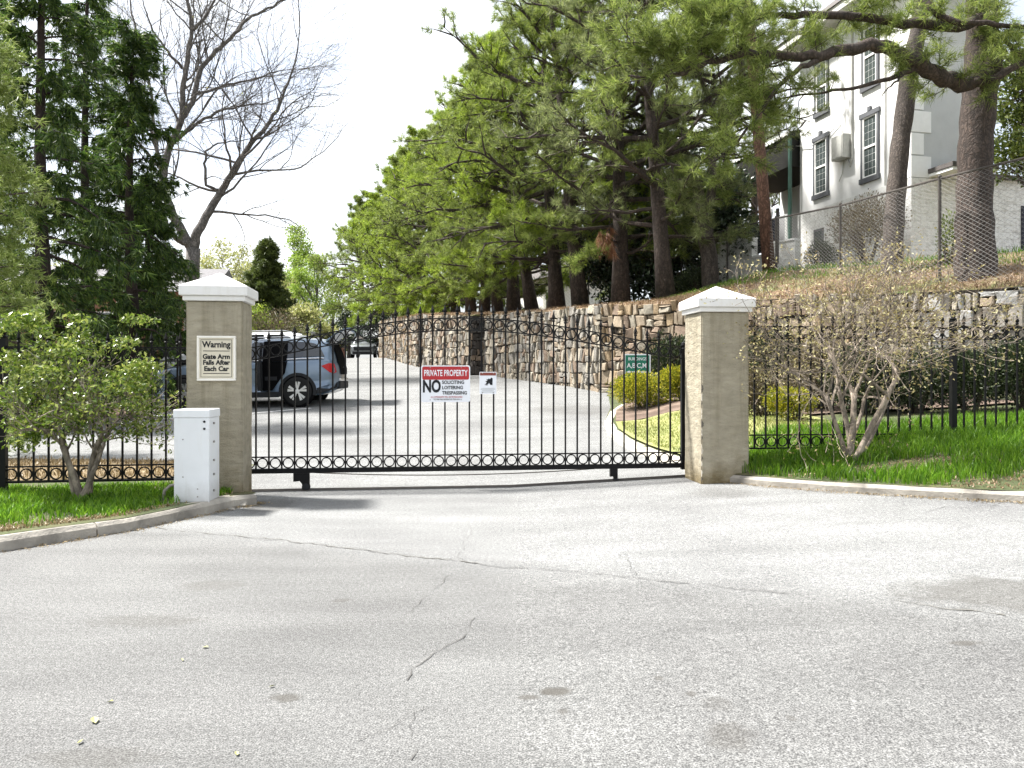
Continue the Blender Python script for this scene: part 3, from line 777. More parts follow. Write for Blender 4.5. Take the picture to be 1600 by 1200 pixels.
def stone_geo(poly, a, d, out, rnd, gap=0.014, depth=0.075):
    cx = sum(p[0] for p in poly)/len(poly); cz = sum(p[1] for p in poly)/len(poly)
    size = max(math.hypot(p[0]-cx, p[1]-cz) for p in poly)
    if size < 0.05: return None
    # drop near-duplicate corners
    pl = []
    for p in poly:
        if not pl or math.hypot(p[0]-pl[-1][0], p[1]-pl[-1][1]) > 0.02: pl.append(p)
    if len(pl) > 2 and math.hypot(pl[0][0]-pl[-1][0], pl[0][1]-pl[-1][1]) <= 0.02: pl.pop()
    if len(pl) < 3: return None
    f1 = 1-gap/size*1.2; f2 = 1-(gap+0.016)/size*1.2
    dep = depth*rnd.uniform(0.25, 1.6); tx, tz = rnd.gauss(0, .13), rnd.gauss(0, .13)
    hx = max(abs(p[0]-cx) for p in poly); hz = max(abs(p[1]-cz) for p in poly)
    def w(p, f, h):
        g = (1-f)*size; s, z = cx+(p[0]-cx)*(1-min(g/max(hx, .02), .5)), cz+(p[1]-cz)*(1-min(g/max(hz, .02), .5))
        q = a + d*s + out*h; return (q.x, q.y, z)
    n = len(pl)
    vs = [w(p, f1, -0.03) for p in pl] + [w(p, f1, dep*0.80+(p[0]-cx)*tx+(p[1]-cz)*tz) for p in pl] + [w(p, f2, dep+(p[0]-cx)*tx+(p[1]-cz)*tz+rnd.gauss(0, .006)) for p in pl] + [w((cx, cz), 1, dep*1.03)]
    fs = []
    for i in range(n):
        j = (i+1) % n
        fs += [(i, j, n+j, n+i), (n+i, n+j, 2*n+j, 2*n+i), (2*n+i, 2*n+j, 3*n)]
    return vs, fs
def stone_wall(name, label, path, sw, sh, mats_for, cap, seed):
    o = thing(name, label, 'wall')
    back = MB(); stones = []; rnd = random.Random(seed)
    for k, (a, b) in enumerate(zip(path, path[1:])):
        L = (b-a).length; d = (b-a).normalized(); out = Vector((-d.y, d.x))
        if out.dot(Vector((0, 0))-(a+b)/2) < 0: out = -out     # faces the drive and the camera
        z0 = lambda s, a=a, d=d: ground_z(*(a+d*s)) - 0.02
        z1 = lambda s, a=a, d=d: wall_top((a+d*s).y)
        m = max(1, int(L/1.5)); vs = []; fs = []
        for i in range(m+1):
            s = L*i/m; q = a+d*s
            for (off, z) in ((0.0, z0(s)-0.2), (0.0, z1(s)-0.05), (-0.35, z1(s)-0.05), (-0.35, z0(s)-0.2)):
                e = q+out*off; vs.append((e.x, e.y, z))
        for i in range(m):
            for e in range(4): fs.append((i*4+e, i*4+(e+1) % 4, i*4+4+(e+1) % 4, i*4+4+e))
        fs += [(0, 1, 2, 3), (m*4+3, m*4+2, m*4+1, m*4)]
        back.add(vs, fs)
        for poly in stone_cells(L, z0, z1, sw, sh, seed+k):
            g = stone_geo(poly, a, d, out, rnd)
            if g is None: continue
            vs, fs = g; c = vs[-1]
            area = (max(p[0] for p in poly)-min(p[0] for p in poly))*(max(p[1] for p in poly)-min(p[1] for p in poly))
            vis = area/(c[1]**2)
            u = 800+FPX*c[0]/c[1]
            if not -100 < u < 1700: vis *= 0.01
            stones.append((vis, vs, fs, rnd.choice((STONES_A[5], STONES_A[5], STONES_A[2])) if L < 0.8 else mats_for(c, rnd)))  # short jog faces: their shade is put into a darker stone colour
    back.build('backing', M_JOINT, o)
    stones.sort(key=lambda s: -s[0])
    for (vis, vs, fs, mt) in stones[:cap]:
        mb = MB(); mb.add(vs, fs); mb.build('stone', mt, o)
    rest = stones[cap:]
    if rest:
        allm = STONES_A; mb = MB()
        for (_, vs, fs, mt) in rest: mb.add(vs, fs, allm.index(mt) if mt in allm else 0)
        tag(mb.build('stones', allm, o), kind='stuff')
    return o
def near_mats(c, rnd):
    if c[0] > 6.0 and rnd.random() < sstep(6.0, 8.4, c[0])*.9: return rnd.choice(STONES_G)
    return rnd.choice([STONES_A[1], STONES_A[1], STONES_A[1], STONES_A[3], STONES_A[2], STONES_A[4], STONES_A[4], STONES_A[2]])
def far_mats(c, rnd): return rnd.choice([STONES_A[0], STONES_A[3], STONES_A[1], STONES_A[0], STONES_A[4] if c[1] > 40 else STONES_A[3], STONES_A[2]])
stone_wall('stone_retaining_wall', 'tan stone retaining wall behind the right fence and hedge', WR, 0.20, 0.34, near_mats, 300, 11)
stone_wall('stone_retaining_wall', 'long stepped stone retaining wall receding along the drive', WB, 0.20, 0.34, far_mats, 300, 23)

# hillside above the walls
HP = [Vector((16.0, 7.5))] + WR + [wb(t) for t in (0.12, 0.25, 0.342)] + [p for p in (j1+outB*0.6, j2+outB*0.6, j2+outB*0.85, WE, Vector((-11.0, 66)), Vector((-16, 95)), Vector((-26, 140)))]
HD = [0.0, 0.25, 0.6, 1.1, 1.8, 2.8, 4.2, 6.5, 10, 16, 28, 60, 140]
def hill_h(d, y):
    k = lerp(0.30, 0.02, sstep(19.0, 22.5, y))
    return wall_top(y) + k*min(d, 3.0) + 0.045*min(d, 40) + 0.06*math.sin(d*2.1+y)*sstep(0.2, 1, d)*0.5
dense = []
for a, b in zip(HP, HP[1:]):
    n = max(1, int((b-a).length/0.8))
    dense += [a.lerp(b, i/n) for i in range(n)]
dense.append(HP[-1])
V, F = [], []
nr_right = Vector((0.735, 0.68)); nr_B = Vector((0.932, 0.363))
for p in dense:
    w = sstep(20.8, 23.2, p.y); nn = nr_right.lerp(nr_B, w).normalized()
    for d in HD:
        q = p + nn*d; V.append((q.x, q.y, hill_h(d, p.y) - (0.05 if d == 0 else 0)))
m = len(HD)
F = [(i*m+j, i*m+j+1, (i+1)*m+j+1, (i+1)*m+j) for i in range(len(dense)-1) for j in range(m-1)]
def hill_mat():
    t = NT('hillside_cover'); pos = t.geo().outputs['Position']
    straw = t.ramp(t.noise(1.4, 6, 0.6, vec=pos), [(0.3, (0.115, 0.075, 0.045)), (0.5, (0.21, 0.145, 0.09)), (0.7, (0.31, 0.225, 0.145))])
    straw = t.mix(1.0, straw, t.ramp(t.noise(45, 5, 0.7, vec=pos), [(0.3, 0.55), (0.7, 1.4)]), 'MULTIPLY')
    green = t.ramp(t.noise(30, 5, 0.7, vec=pos), [(0.3, (0.05, 0.085, 0.02)), (0.7, (0.13, 0.19, 0.04))])
    msk = t.ramp(t.noise(0.55, 4, 0.6, vec=pos), [(0.52, 0.0), (0.62, 0.9)])
    t.base(t.mix(msk, straw, green)); t.rough(0.95); t.bump(t.noise(26, 6, 0.7, vec=pos), 0.9, 0.04)
    return t.mat
o = np_obj('hillside', V, F, hill_mat()); o['kind'] = 'structure'
def hill_at(x, y):
    """height of the hillside at x, y (nearest wall line)"""
    best = None; p = Vector((x, y))
    for q in dense:
        w = sstep(20.8, 23.2, q.y); nn = nr_right.lerp(nr_B, w).normalized()
        r = p-q; d = r.dot(nn); off = (r-nn*d).length
        if best is None or off < best[0]: best = (off, d, q.y)
    return hill_h(max(best[1], 0), best[2])

# ------------------------------------------------------------------ gate, fences, pillars
def picket_mesh(h, name, r=0.008, spear=True):
    mb = MB()
    mb.box((0, 0, h/2), (0.017, 0.017, h))
    if spear:
        z = h
        mb.lathe([(0.011, z-0.012), (0.019, z-0.006), (0.019, z+0.004), (0.010, z+0.010), (0.008, z+0.020), (0.020, z+0.036), (0.014, z+0.06), (0.001, z+0.105)], n=8)
        for s in (-1, 1):
            mb.tube([(0, 0, z+0.012), (s*0.020, 0, z+0.022), (s*0.026, 0, z+0.040)], [0.006, 0.005, 0.001], 5)
        mb.lathe([(0.010, z-0.075), (0.017, z-0.07), (0.010, z-0.062)], n=8)
    return mb
def ring_mb(R0, r=0.0062, wdt=0.012, n=28):
    mb = MB(); vs = []; fs = []
    for k in range(n):
        a = 2*math.pi*k/n; c, s = math.cos(a), math.sin(a)
        for (rr, y) in ((R0, -wdt/2), (R0, wdt/2), (R0-2*r, wdt/2), (R0-2*r, -wdt/2)):
            vs.append((rr*c, y, rr*s))
    for k in range(n):
        for e in range(4):
            fs.append((k*4+e, k*4+(e+1) % 4, ((k+1) % n)*4+(e+1) % 4, ((k+1) % n)*4+e))
    mb.add(vs, fs); return mb
RING = None
def rings(parent, xs, zs):
    global RING
    for x, z in zip(xs, zs):
        if RING is None:
            RING = ring_mb(0.0585).build('ring', M_IRON, parent); r = RING
        else:
            r = link('ring', RING.data, parent)
        r.location = (x, 0, z)
def rail(parent, pts, w, h, name='rail'):
    mb = MB(); vs = []; fs = []
    for (x, z) in pts:
        vs += [(x, -w/2, z-h/2), (x, w/2, z-h/2), (x, w/2, z+h/2), (x, -w/2, z+h/2)]
    n = len(pts)
    for i in range(n-1):
        for e in range(4): fs.append((i*4+e, i*4+(e+1) % 4, i*4+4+(e+1) % 4, i*4+4+e))
    fs += [(3, 2, 1, 0), tuple((n-1)*4+e for e in range(4))]
    mb.add(vs, fs); return mb.build(name, M_IRON, parent)

# sliding gate (local x along the gate, z up)
gate = thing('sliding_gate', 'black iron arched sliding gate with ring bands and spear tips', 'gate', (GA.x, GA.y, 0.0), GYAW)
ARCH = [(388, 546), (420, 540), (457, 531), (500, 523), (540, 515), (600, 505), (640, 500), (690, 497), (750, 497), (800, 500), (850, 506), (900, 514), (940, 521), (980, 528), (1020, 536), (1068, 544)]
def arch_z(i):
    p = gate_pt(i); u = 800+FPX*p.x/p.y; v = table(ARCH, u); return CAM_H-(v-HORIZON)*p.y/FPX
NB = 35; I0 = -6
idx = [k*0.25 for k in range(I0*4, NB*4+1)]
sm = {i: sum(arch_z(clamp(i+d*0.5, -0.6, NB)) for d in range(-4, 5))/9 for i in idx}
ZB = 0.215
def gz(i): return sm[round(i*4)/4]
for i in range(I0, NB):
    h = gz(i) - ZB + 0.052
    picket_mesh(h, 'p').build('picket', M_IRON, gate, loc=(S*i, 0, ZB))
arch_pts = [(S*i, gz(i)) for i in idx]
rail(gate, arch_pts, 0.026, 0.013, 'top_rail')
rail(gate, [(x, z-0.134) for x, z in arch_pts], 0.026, 0.013, 'band_rail')
rings(gate, [S*(i+0.5) for i in range(I0, NB)], [gz(i+0.5)-0.067 for i in range(I0, NB)])
rail(gate, [(S*I0, ZB+0.150), (S*NB, ZB+0.150)], 0.026, 0.013, 'lower_band_rail')
rings(gate, [S*(i+0.5) for i in range(I0, NB)], [ZB+0.0845]*(NB-I0))
rail(gate, [(S*I0, ZB), (S*NB, ZB)], 0.05, 0.05, 'bottom_beam')
mb = MB(); mb.box((0, 0, 0.66), (0.055, 0.055, 1.36)); mb.lathe([(0.03, 1.34), (0.038, 1.36), (0.018, 1.375), (0.03, 1.40), (0.022, 1.425), (0.002, 1.44)], n=10)
mb.build('end_post', M_IRON, gate, loc=(S*NB+0.02, 0, ZB-0.025))
# wheel carriages under the beam
def carriage(x, w):
    mb = MB(); mb.prism([(-w/2, 0), (w/2, 0), (w/2, -0.165), (w*0.12, -0.165), (w*0.02, -0.11), (-w*0.1, -0.085), (-w/2, -0.09)], 0.05)
    c = mb.build('wheel_bracket', M_IRON, gate, loc=(x, -0.025, ZB-0.026))
    mb = MB(); mb.lathe([(0.01, -0.034), (0.038, -0.03), (0.045, -0.015), (0.045, 0.015), (0.038, 0.03), (0.01, 0.034)], n=16, axis='Y')
    mb.build('wheel', M_PLASTIC, c, loc=(w*0.28, 0.025, -0.150))
carriage(S*3.55, 0.17); carriage(S*29.1, 0.085)
# drive chain sagging below the beam, track on the ground
mb = MB(); mb.tube([(S*t, 0.03, ZB+0.06-0.002*0 - 0.135*math.sin(math.pi*clamp((t+3)/38, 0, 1))**0.8) for t in np.linspace(-3, NB, 30)], 0.006, 5)
mb.build('drive_chain', M_RUST, gate)
trk = MB()
vs = []
for i in range(0, 41):
    p = gate_pt(lerp(-8, NB+0.6, i/40)); q = Vector((-GD.y, GD.x))
    for (s, z) in ((-0.06, 0.004), (-0.02, 0.010), (-0.012, 0.022), (0.012, 0.022), (0.02, 0.010), (0.06, 0.004)):
        e = p+q*s; vs.append((e.x, e.y, ground_z(e.x, e.y)+z))
trk.add(vs, [(i*6+k, i*6+k+1, i*6+7+k, i*6+6+k) for i in range(40) for k in range(5)])
tag(trk.build('gate_track', M_RUST), 'low steel ground track the sliding gate rolls along', 'track')

def fence(name, label, start, end, n, zb, h, z_posts, post_at, side_ring=True):
    d = (end-start); L = d.length; rz = math.atan2(d.y, d.x); s = L/n
    o = thing(name, label, 'fence', (start.x, start.y, 0), rz)
    src = picket_mesh(h+0.052, 'p').build('picket', M_IRON, o, loc=(0, 0, zb))
    for i in range(1, n+1):
        if i in post_at: continue
        link('picket', src.data, o, (s*i, 0, zb))
    ends = [0.0, L]
    rail(o, [(-0.06, zb+h), (L+0.06, zb+h)], 0.028, 0.016, 'top_rail'); rail(o, [(-0.06, zb+h-0.134), (L+0.06, zb+h-0.134)], 0.028, 0.014, 'band_rail')
    rail(o, [(-0.06, zb+0.150), (L+0.06, zb+0.150)], 0.028, 0.014, 'lower_band_rail'); rail(o, [(-0.06, zb), (L+0.06, zb)], 0.028, 0.018, 'bottom_rail')
    xs = [s*(i+0.5) for i in range(n)]
    rings(o, xs, [zb+h-0.067]*n); rings(o, xs, [zb+0.076]*n)
    for k in post_at:
        mb = MB(); mb.box((0, 0, (h+0.09+zb-z_posts)/2), (0.06, 0.06, h+0.09+zb-z_posts))
        t = h+0.09+zb-z_posts; mb.lathe([(0.034, t), (0.044, t+0.012), (0.02, t+0.03), (0.036, t+0.06), (0.026, t+0.09), (0.003, t+0.11)], n=10)
        mb.build('post', M_IRON, o, loc=(s*k, 0, z_posts))
    return o
FLs, FLe = Vector((-7.66, 7.10)), Vector((-3.33, 7.71))
nL = round((FLe-FLs).length/S)
pk = int(round((Vector((-4.99, 7.48))-FLs).length/((FLe-FLs).length/nL)))
fence('iron_fence', 'black iron ring fence behind the leafy shrub, left of the gate', FLs, FLe, nL, 0.205, 1.32, 0.05, [pk])
FRs, FRe = Vector((2.755, 8.73)), Vector((8.2, 9.25))
nR = round((FRe-FRs).length/S)
fence('iron_fence', 'black iron ring fence behind the bare shrub, right of the gate', FRs, FRe, nR, 0.415, 1.385, 0.2, [int(round(2.25/ S)) + 1])

def pillar(label, corner, w, dep, rz, z0, h, tanlabel):
    """corner: front right/left corner already turned into the base centre"""
    o = thing('gate_pillar', label, 'pillar', (corner.x, corner.y, z0), rz)
    # stuccoed shaft with slightly uneven faces and soft corners
    bm = bmesh.new(); bmesh.ops.create_cube(bm, size=1.0)
    for v in bm.verts: v.co = Vector((v.co.x*w, v.co.y*dep, (v.co.z+0.5)*(h+0.15)-0.15))
    bmesh.ops.bevel(bm, geom=bm.edges[:], offset=0.012, segments=2, affect='EDGES')
    bmesh.ops.subdivide_edges(bm, edges=[e for e in bm.edges if e.calc_length() > 0.3], cuts=14, use_grid_fill=True)
    for v in bm.verts:
        nz = mnoise.noise(v.co*4.0)*0.006 + mnoise.noise(v.co*11.0)*0.003
        v.co += Vector((v.co.x, v.co.y, 0)).normalized()*nz
    me = bpy.data.meshes.new('shaft'); bm.to_mesh(me); bm.free(); me.materials.append(M_STUCCO)
    link('shaft', me, o)
    ov = 0.055
    mb = MB(); mb.box((0, 0, h+0.025), (w+ov, dep+ov, 0.05)); bevel(mb.build('cap_moulding', M_CAP, o), 0.008)
    a, b = w/2+ov, dep/2+ov
    mb = MB(); z = h+0.05
    mb.add([(-a,-b,z),(a,-b,z),(a,b,z),(-a,b,z),(-a,-b,z+0.095),(a,-b,z+0.095),(a,b,z+0.095),(-a,b,z+0.095),(0,0,z+0.255)],
           [(3,2,1,0),(0,1,5,4),(1,2,6,5),(2,3,7,6),(3,0,4,7),(4,5,8),(5,6,8),(6,7,8),(7,4,8)])
    bevel(mb.build('cap', M_CAP, o), 0.008)
    return o
def corner_to_centre(fr, w, dep, rz, which):
    ex = Vector((math.cos(rz), math.sin(rz))); ey = Vector((-ex.y, ex.x))
    return fr + ex*(w/2 if which == 'left' else -w/2) + ey*dep/2
LRZ, RRZ = R(8.0), GYAW
LP = corner_to_centre(P(379, 600, 7.55).xy, 0.53, 0.47, LRZ, 'right')
pillar('tan stucco gate pillar with the warning plaque, left of the gate', LP, 0.53, 0.47, LRZ, 0.06, CAM_H-(470-HORIZON)*7.5/FPX-0.06, '')
RP = corner_to_centre(P(1096, 600, 8.2).xy, 0.53, 0.53, RRZ, 'left')
pillar('tan stucco gate pillar with no plaque, right of the gate', RP, 0.53, 0.53, RRZ, 0.10, CAM_H-(487-HORIZON)*8.2/FPX-0.10, '')

rch = random.Random(4); rp_o = [o_ for o_ in COL.objects if o_.name.startswith('gate_pillar')][-1]
M_CHIP = plain('bare_render', (0.50, 0.46, 0.38), 0.95, var=0.15, scale=20); M_CHIPDARK = plain('chip_hollow', (0.12, 0.105, 0.085), 0.95, var=0.2, scale=20)
for k in range(16):
    zc_ = 0.02+1.05*(k+rch.random())/16; hh = rch.uniform(.02, .05); ww = rch.uniform(.012, .034)
    poly = [(-.2665, zc_-hh)]+[(-.2665+ww*rch.uniform(.3, 1.0)*math.sin(math.pi*(j+1)/7), zc_-hh+2*hh*(j+1)/7) for j in range(6)]+[(-.2665, zc_+hh)]
    mb = MB(); mb.prism(poly, 0.01); mb.build('plaster_chip', M_CHIP if k % 3 else M_CHIPDARK, rp_o, loc=(0, -0.2735, 0))
# ------------------------------------------------------------------ signs
def text(s, size, parent, loc, mat, align='CENTER', sx=1.0, bold=0.0, name='lettering', space=1.0):
    c = bpy.data.curves.new(name, 'FONT'); c.body = s; c.size = size; c.align_x = align; c.align_y = 'CENTER'
    c.extrude = 0.0012; c.offset = bold; c.space_character = space; c.resolution_u = 3
    c.materials.append(mat)
    o = link(name, c, parent, loc, (R(90), 0, 0)); o.scale = (sx, 1, 1); return o
def slab(w, h, t=0.006, rad=0.0, n=4):
    """plate in the local XZ plane, front at y=0, thickness behind"""
    poly = []
    if rad:
        for (cx, cz, a0) in ((w/2-rad, h/2-rad, 0), (-w/2+rad, h/2-rad, 90), (-w/2+rad, -h/2+rad, 180), (w/2-rad, -h/2+rad, 270)):
            for k in range(n+1):
                a = R(a0+90*k/n); poly.append((cx+rad*math.cos(a), cz+rad*math.sin(a)))
    else: poly = [(w/2, h/2), (-w/2, h/2), (-w/2, -h/2), (w/2, -h/2)]
    mb = MB(); mb.prism(poly, t); return mb

# warning plaque on the left pillar
ex = Vector((math.cos(LRZ), math.sin(LRZ), 0)); ey = Vector((-ex.y, ex.x, 0))
PW, PH = 58*7.5/FPX, 70*7.5/FPX
pc = P(338.5, 560, 7.5)
front = Vector((LP.x, LP.y, 0)) - ey*0.235
off = (Vector((pc.x, pc.y, 0))-front).dot(ex)
pl = front + ex*off - ey*0.028
wp = thing('warning_plaque', 'cream warning plaque with serif lettering on the left gate pillar', 'sign', (pl.x, pl.y, pc.z), LRZ)
mb = slab(PW-0.03, PH-0.03, 0.032); mb.build('plate', M_SIGNCREAM, wp, loc=(0, 0.0, 0))
fw = 0.022
for nm, (cx, cz, sx, sz) in {'t': (0, PH/2-fw/2, PW, fw), 'b': (0, -PH/2+fw/2, PW, fw), 'l': (-PW/2+fw/2, 0, fw, PH-2*fw), 'r': (PW/2-fw/2, 0, fw, PH-2*fw)}.items():
    mb = MB(); mb.box((cx, 0.01, cz), (sx, 0.045, sz)); bevel(mb.build('frame_strip', M_SIGNEDGE, wp), 0.006)
iw, ih = PW-0.075, PH-0.075
for (cx, cz, sx, sz) in ((0, ih/2, iw, 0.0035), (0, -ih/2, iw, 0.0035), (-iw/2, 0, 0.0035, ih+0.0035), (iw/2, 0, 0.0035, ih+0.0035)):
    mb = MB(); mb.box((cx, -0.0008, cz), (sx, 0.002, sz)); mb.build('border_line', M_INK, wp)
for s, dz, sz, sx in (('Warning', PH*0.305, 0.083, 0.90), ('Gate Arm', PH*0.035, 0.064, 0.98), ('Falls After', -PH*0.095, 0.064, 0.95), ('Each Car', -PH*0.235, 0.064, 0.98)):
    text(s, sz, wp, (0, -0.0015, dz), M_INK, sx=sx, bold=0.0024)
for dz in (PH*0.165, -PH*0.335):
    mb = MB(); mb.box((0, -0.0012, dz), (iw*0.86, 0.002, 0.006)); mb.build('rule', M_INK, wp)

def on_gate(u, v):
    # point on the gate plane seen at (u, v)
    k = (u-800)/FPX
    # GA.x + GD.x*s = k*(GA.y+GD.y*s)
    s = (k*GA.y-GA.x)/(GD.x-k*GD.y); p = GA+GD*s
    return s, CAM_H-(v-HORIZON)*p.y/FPX, p
def gate_sign(name, label, u0, u1, v0, v1, rad):
    s0, _, p0 = on_gate(u0, v0); s1, _, p1 = on_gate(u1, v0)
    pm = (p0+p1)/2; zt = CAM_H-(v0-HORIZON)*pm.y/FPX; zb = CAM_H-(v1-HORIZON)*pm.y/FPX
    nrm = Vector((GD.y, -GD.x)); q = pm+nrm*0.016
    o = thing(name, label, 'sign', (q.x, q.y, (zt+zb)/2), GYAW)
    w, h = s1-s0, zt-zb
    slab(w, h, 0.003, rad).build('plate', M_SIGNWHITE, o, loc=(0, 0, 0))
    for sx in (-0.31, 0.31):
        for sz in (-0.44, 0.44):
            mb = MB(); mb.lathe([(0.006, -0.003), (0.004, -0.005), (0.001, -0.006), (0.004, 0.02)][:3], n=8, axis='Y'); mb.build('bolt', M_STEEL, o, loc=(sx*w*1.02, 0, sz*h))
    return o, w, h
pp, w, h = gate_sign('private_property_sign', 'white private property sign with red header wired to the gate', 658, 734.5, 571, 628, 0.02)
slab(w-0.025, h*0.36, 0.0015, 0.02).build('red_panel', M_SIGNRED, pp, loc=(0, -0.0022, h*0.29))
text('PRIVATE PROPERTY', 0.094, pp, (0, -0.0035, h*0.285), M_SIGNWHITE, sx=0.58, bold=0.0018)
text('NO', 0.185, pp, (-w*0.285, -0.0028, -h*0.085), M_INK, sx=0.68, bold=0.007)
for s, dz in (('SOLICITING', 0.035), ('LOITERING', -0.11), ('TRESPASSING', -0.255)):
    text(s, 0.052, pp, (-w*0.075, -0.0028, h*dz), M_INK, 'LEFT', 0.88, 0.001)
text('ALL OFFENDERS WILL BE PROSECUTED', 0.023, pp, (0.01, -0.0028, -h*0.365), M_SIGNRED, sx=0.86)
text('TO THE FULL EXTENT OF THE LAW', 0.021, pp, (0.01, -0.0028, -h*0.43), M_INK, sx=0.86)
ss, w, h = gate_sign('small_notice_sign', 'small white notice with black emblem and brown header on the gate', 749, 775.5, 581, 615.5, 0.006)
slab(w-0.012, h*0.13, 0.0015).build('header_band', M_SIGNBROWN, ss, loc=(0, -0.0022, h*0.40))
em = MB()
for poly in ([(-.30, -.20), (-.10, -.26), (.02, -.12), (.12, -.30), (.34, -.34), (.36, .30), (.22, .38), (.10, .22), (.0, .30), (-.10, .20), (-.24, .22), (-.12, .08), (-.34, .04), (-.20, -.06)], [(-.42, -.30), (-.20, -.36), (-.06, -.30), (-.24, -.24)]):
    em.prism([(x*w*0.62, y*h*0.48) for x, y in poly], 0.0015)
em.build('emblem', M_INK, ss, loc=(0.01, -0.0022, h*0.06))
for k, (dz, ww) in enumerate(((-0.24, 0.8), (-0.29, 0.86), (-0.35, 0.7), (-0.41, 0.8))):
    mb = MB(); mb.box((0, -0.0012, h*dz), (w*ww, 0.002, 0.004)); mb.build('print_line', M_SIGNGREY, ss)

# building direction sign in the island
q = P(996, 574, 17.9)
gb = ground_z(q.x, q.y)
bs = thing('direction_sign', 'green buildings direction sign with white arrow above the golden shrub', 'sign', (q.x, q.y, gb), 0.08)
w, h = 42*17.9/FPX, 42*17.9/FPX; zc = q.z-gb+0.0
slab(w, h, 0.02).build('border', M_SIGNWHITE, bs, loc=(0, 0, zc))
slab(w-0.06, h-0.06, 0.004).build('panel', M_SIGNGREEN, bs, loc=(0, -0.006, zc))
text('BUILDINGS', 0.10, bs, (0, -0.008, zc+h*0.31), M_SIGNWHITE, sx=0.88, bold=0.001)
text('A,B,C,M,', 0.155, bs, (0, -0.008, zc+h*0.06), M_SIGNWHITE, sx=0.9, bold=0.002)
mb = MB(); mb.prism([(-w*.42, 0), (-w*.30, .035), (-w*.30, .014), (w*.40, .014), (w*.40, -.014), (-w*.30, -.014), (-w*.30, -.035)], 0.002); mb.build('arrow', M_SIGNWHITE, bs, loc=(0, -0.0085, zc-h*0.17))
for sx in (-1, 1):
    mb = MB(); mb.box((sx*(w/2-0.03), 0.045, (zc+h/2)/2), (0.05, 0.05, zc+h/2)); mb.build('post', M_WHITETRIM, bs)

# gate operator cabinet
b0 = P(307, 785, 6.95); bz = 0.09
cab = thing('gate_operator_box', 'white steel gate operator cabinet beside the left pillar', 'cabinet', (P(308, 785, 7.1).x, 7.1, bz), R(3.0))
BW, BD, BH = 0.325, 0.30, CAM_H-(640-HORIZON)*6.95/FPX-bz
mb = MB(); mb.box((0, 0, (BH-0.075)/2), (BW-0.012, BD-0.012, BH-0.075)); bevel(mb.build('housing', M_WHITEBOX, cab), 0.006)
mb = MB(); mb.box((0, 0, BH-0.0375), (BW, BD, 0.075)); bevel(mb.build('lid', M_WHITEBOX, cab), 0.008)
for x, z, r in ((0.115, 0.80, 0.011), (0.115, 0.735, 0.011), (-0.075, 0.64, 0.006), (-0.075, 0.30, 0.006), (0.055, 0.19, 0.006), (0.055, 0.12, 0.006)):
    mb = MB(); mb.lathe([(r, 0), (r, -0.004), (r*0.6, -0.006)], n=12, axis='Y'); mb.build('screw' if r < 0.01 else 'lock_plug', M_INK if r > 0.01 else M_STEEL, cab, loc=(x, -BD/2+0.005, z-0.06))
for z in (0.55, 0.38, 0.25, 0.1, 0.72):
    mb = MB(); mb.box((BW/2, -0.03, z), (0.014, 0.02, 0.02)); mb.build('side_bolt', M_STEEL, cab)
mb = MB(); c0 = P(281, 756, 7.15)
mb.tube([c0+Vector((0.05, 0, 0)), c0, c0+Vector((-0.08, -0.02, -0.012)), c0+Vector((-0.13, -0.03, -0.06)), c0+Vector((-0.14, -0.03, -0.16))], 0.014, 7)
tag(mb.build('conduit_pipe', plain('grey_conduit', (0.25, 0.23, 0.2), 0.7), smooth=True), 'short curved grey conduit between lawn and operator cabinet', 'pipe')

# ------------------------------------------------------------------ cars
def car_paint(name, col, metal=0.45):
    t = NT(name); t.base(t.ramp(t.noise(3, 4), [(0.3, tuple(c*0.94 for c in col)), (0.7, col)])); t.rough(0.28)
    t.b.inputs['Metallic'].default_value = metal; t.b.inputs['Coat Weight'].default_value = 0.7; t.b.inputs['Coat Roughness'].default_value = 0.06
    return t.mat
LOW = [(0.00, .66, .44, .76), (.05, .80, .34, .86), (.16, .90, .27, .95), (.40, .965, .25, 1.02), (.9, .985, .25, 1.08), (1.4, .99, .25, 1.13), (1.9, .99, .25, 1.15),
       (2.6, .995, .25, 1.16), (3.3, .995, .25, 1.18), (3.9, .99, .25, 1.20), (4.4, .965, .28, 1.21), (4.66, .90, .34, 1.19), (4.80, .80, .40, 1.15), (4.90, .66, .45, 1.05), (4.95, .50, .50, .94)]
ROOF = [(1.30, 1.135), (1.62, 1.36), (1.98, 1.585), (2.25, 1.68), (2.7, 1.735), (3.3, 1.75), (3.9, 1.735), (4.35, 1.69), (4.62, 1.63), (4.76, 1.42), (4.86, 1.16)]
def belt(x): return table([(a, d) for a, _, _, d in LOW], x)
def hw(x): return table([(a, b) for a, b, _, _ in LOW], x)
def roofz(x): return table(ROOF, x)
def side_pt(x, f, out=0.0, s=-1):
    """point on the glasshouse side: f=0 at the belt, 1 at the roof edge"""
    b, r = belt(x), roofz(x)-0.05
    y = lerp(hw(x)*0.955, hw(x)*0.955-0.20*(max(r-b, 0)/0.53), f)
    return Vector((x, s*(y+out), lerp(b, r, f)))
def loft(secs, closed=False):
    mb = MB(); n = len(secs[0]); vs = [p for s in secs for p in s]; fs = []
    for i in range(len(secs)-1):
        for k in range(n-1): fs.append((i*n+k, i*n+k+1, (i+1)*n+k+1, (i+1)*n+k))
    fs.append(tuple(range(n-1, -1, -1))); fs.append(tuple((len(secs)-1)*n+k for k in range(n)))
    mb.add(vs, fs); return mb
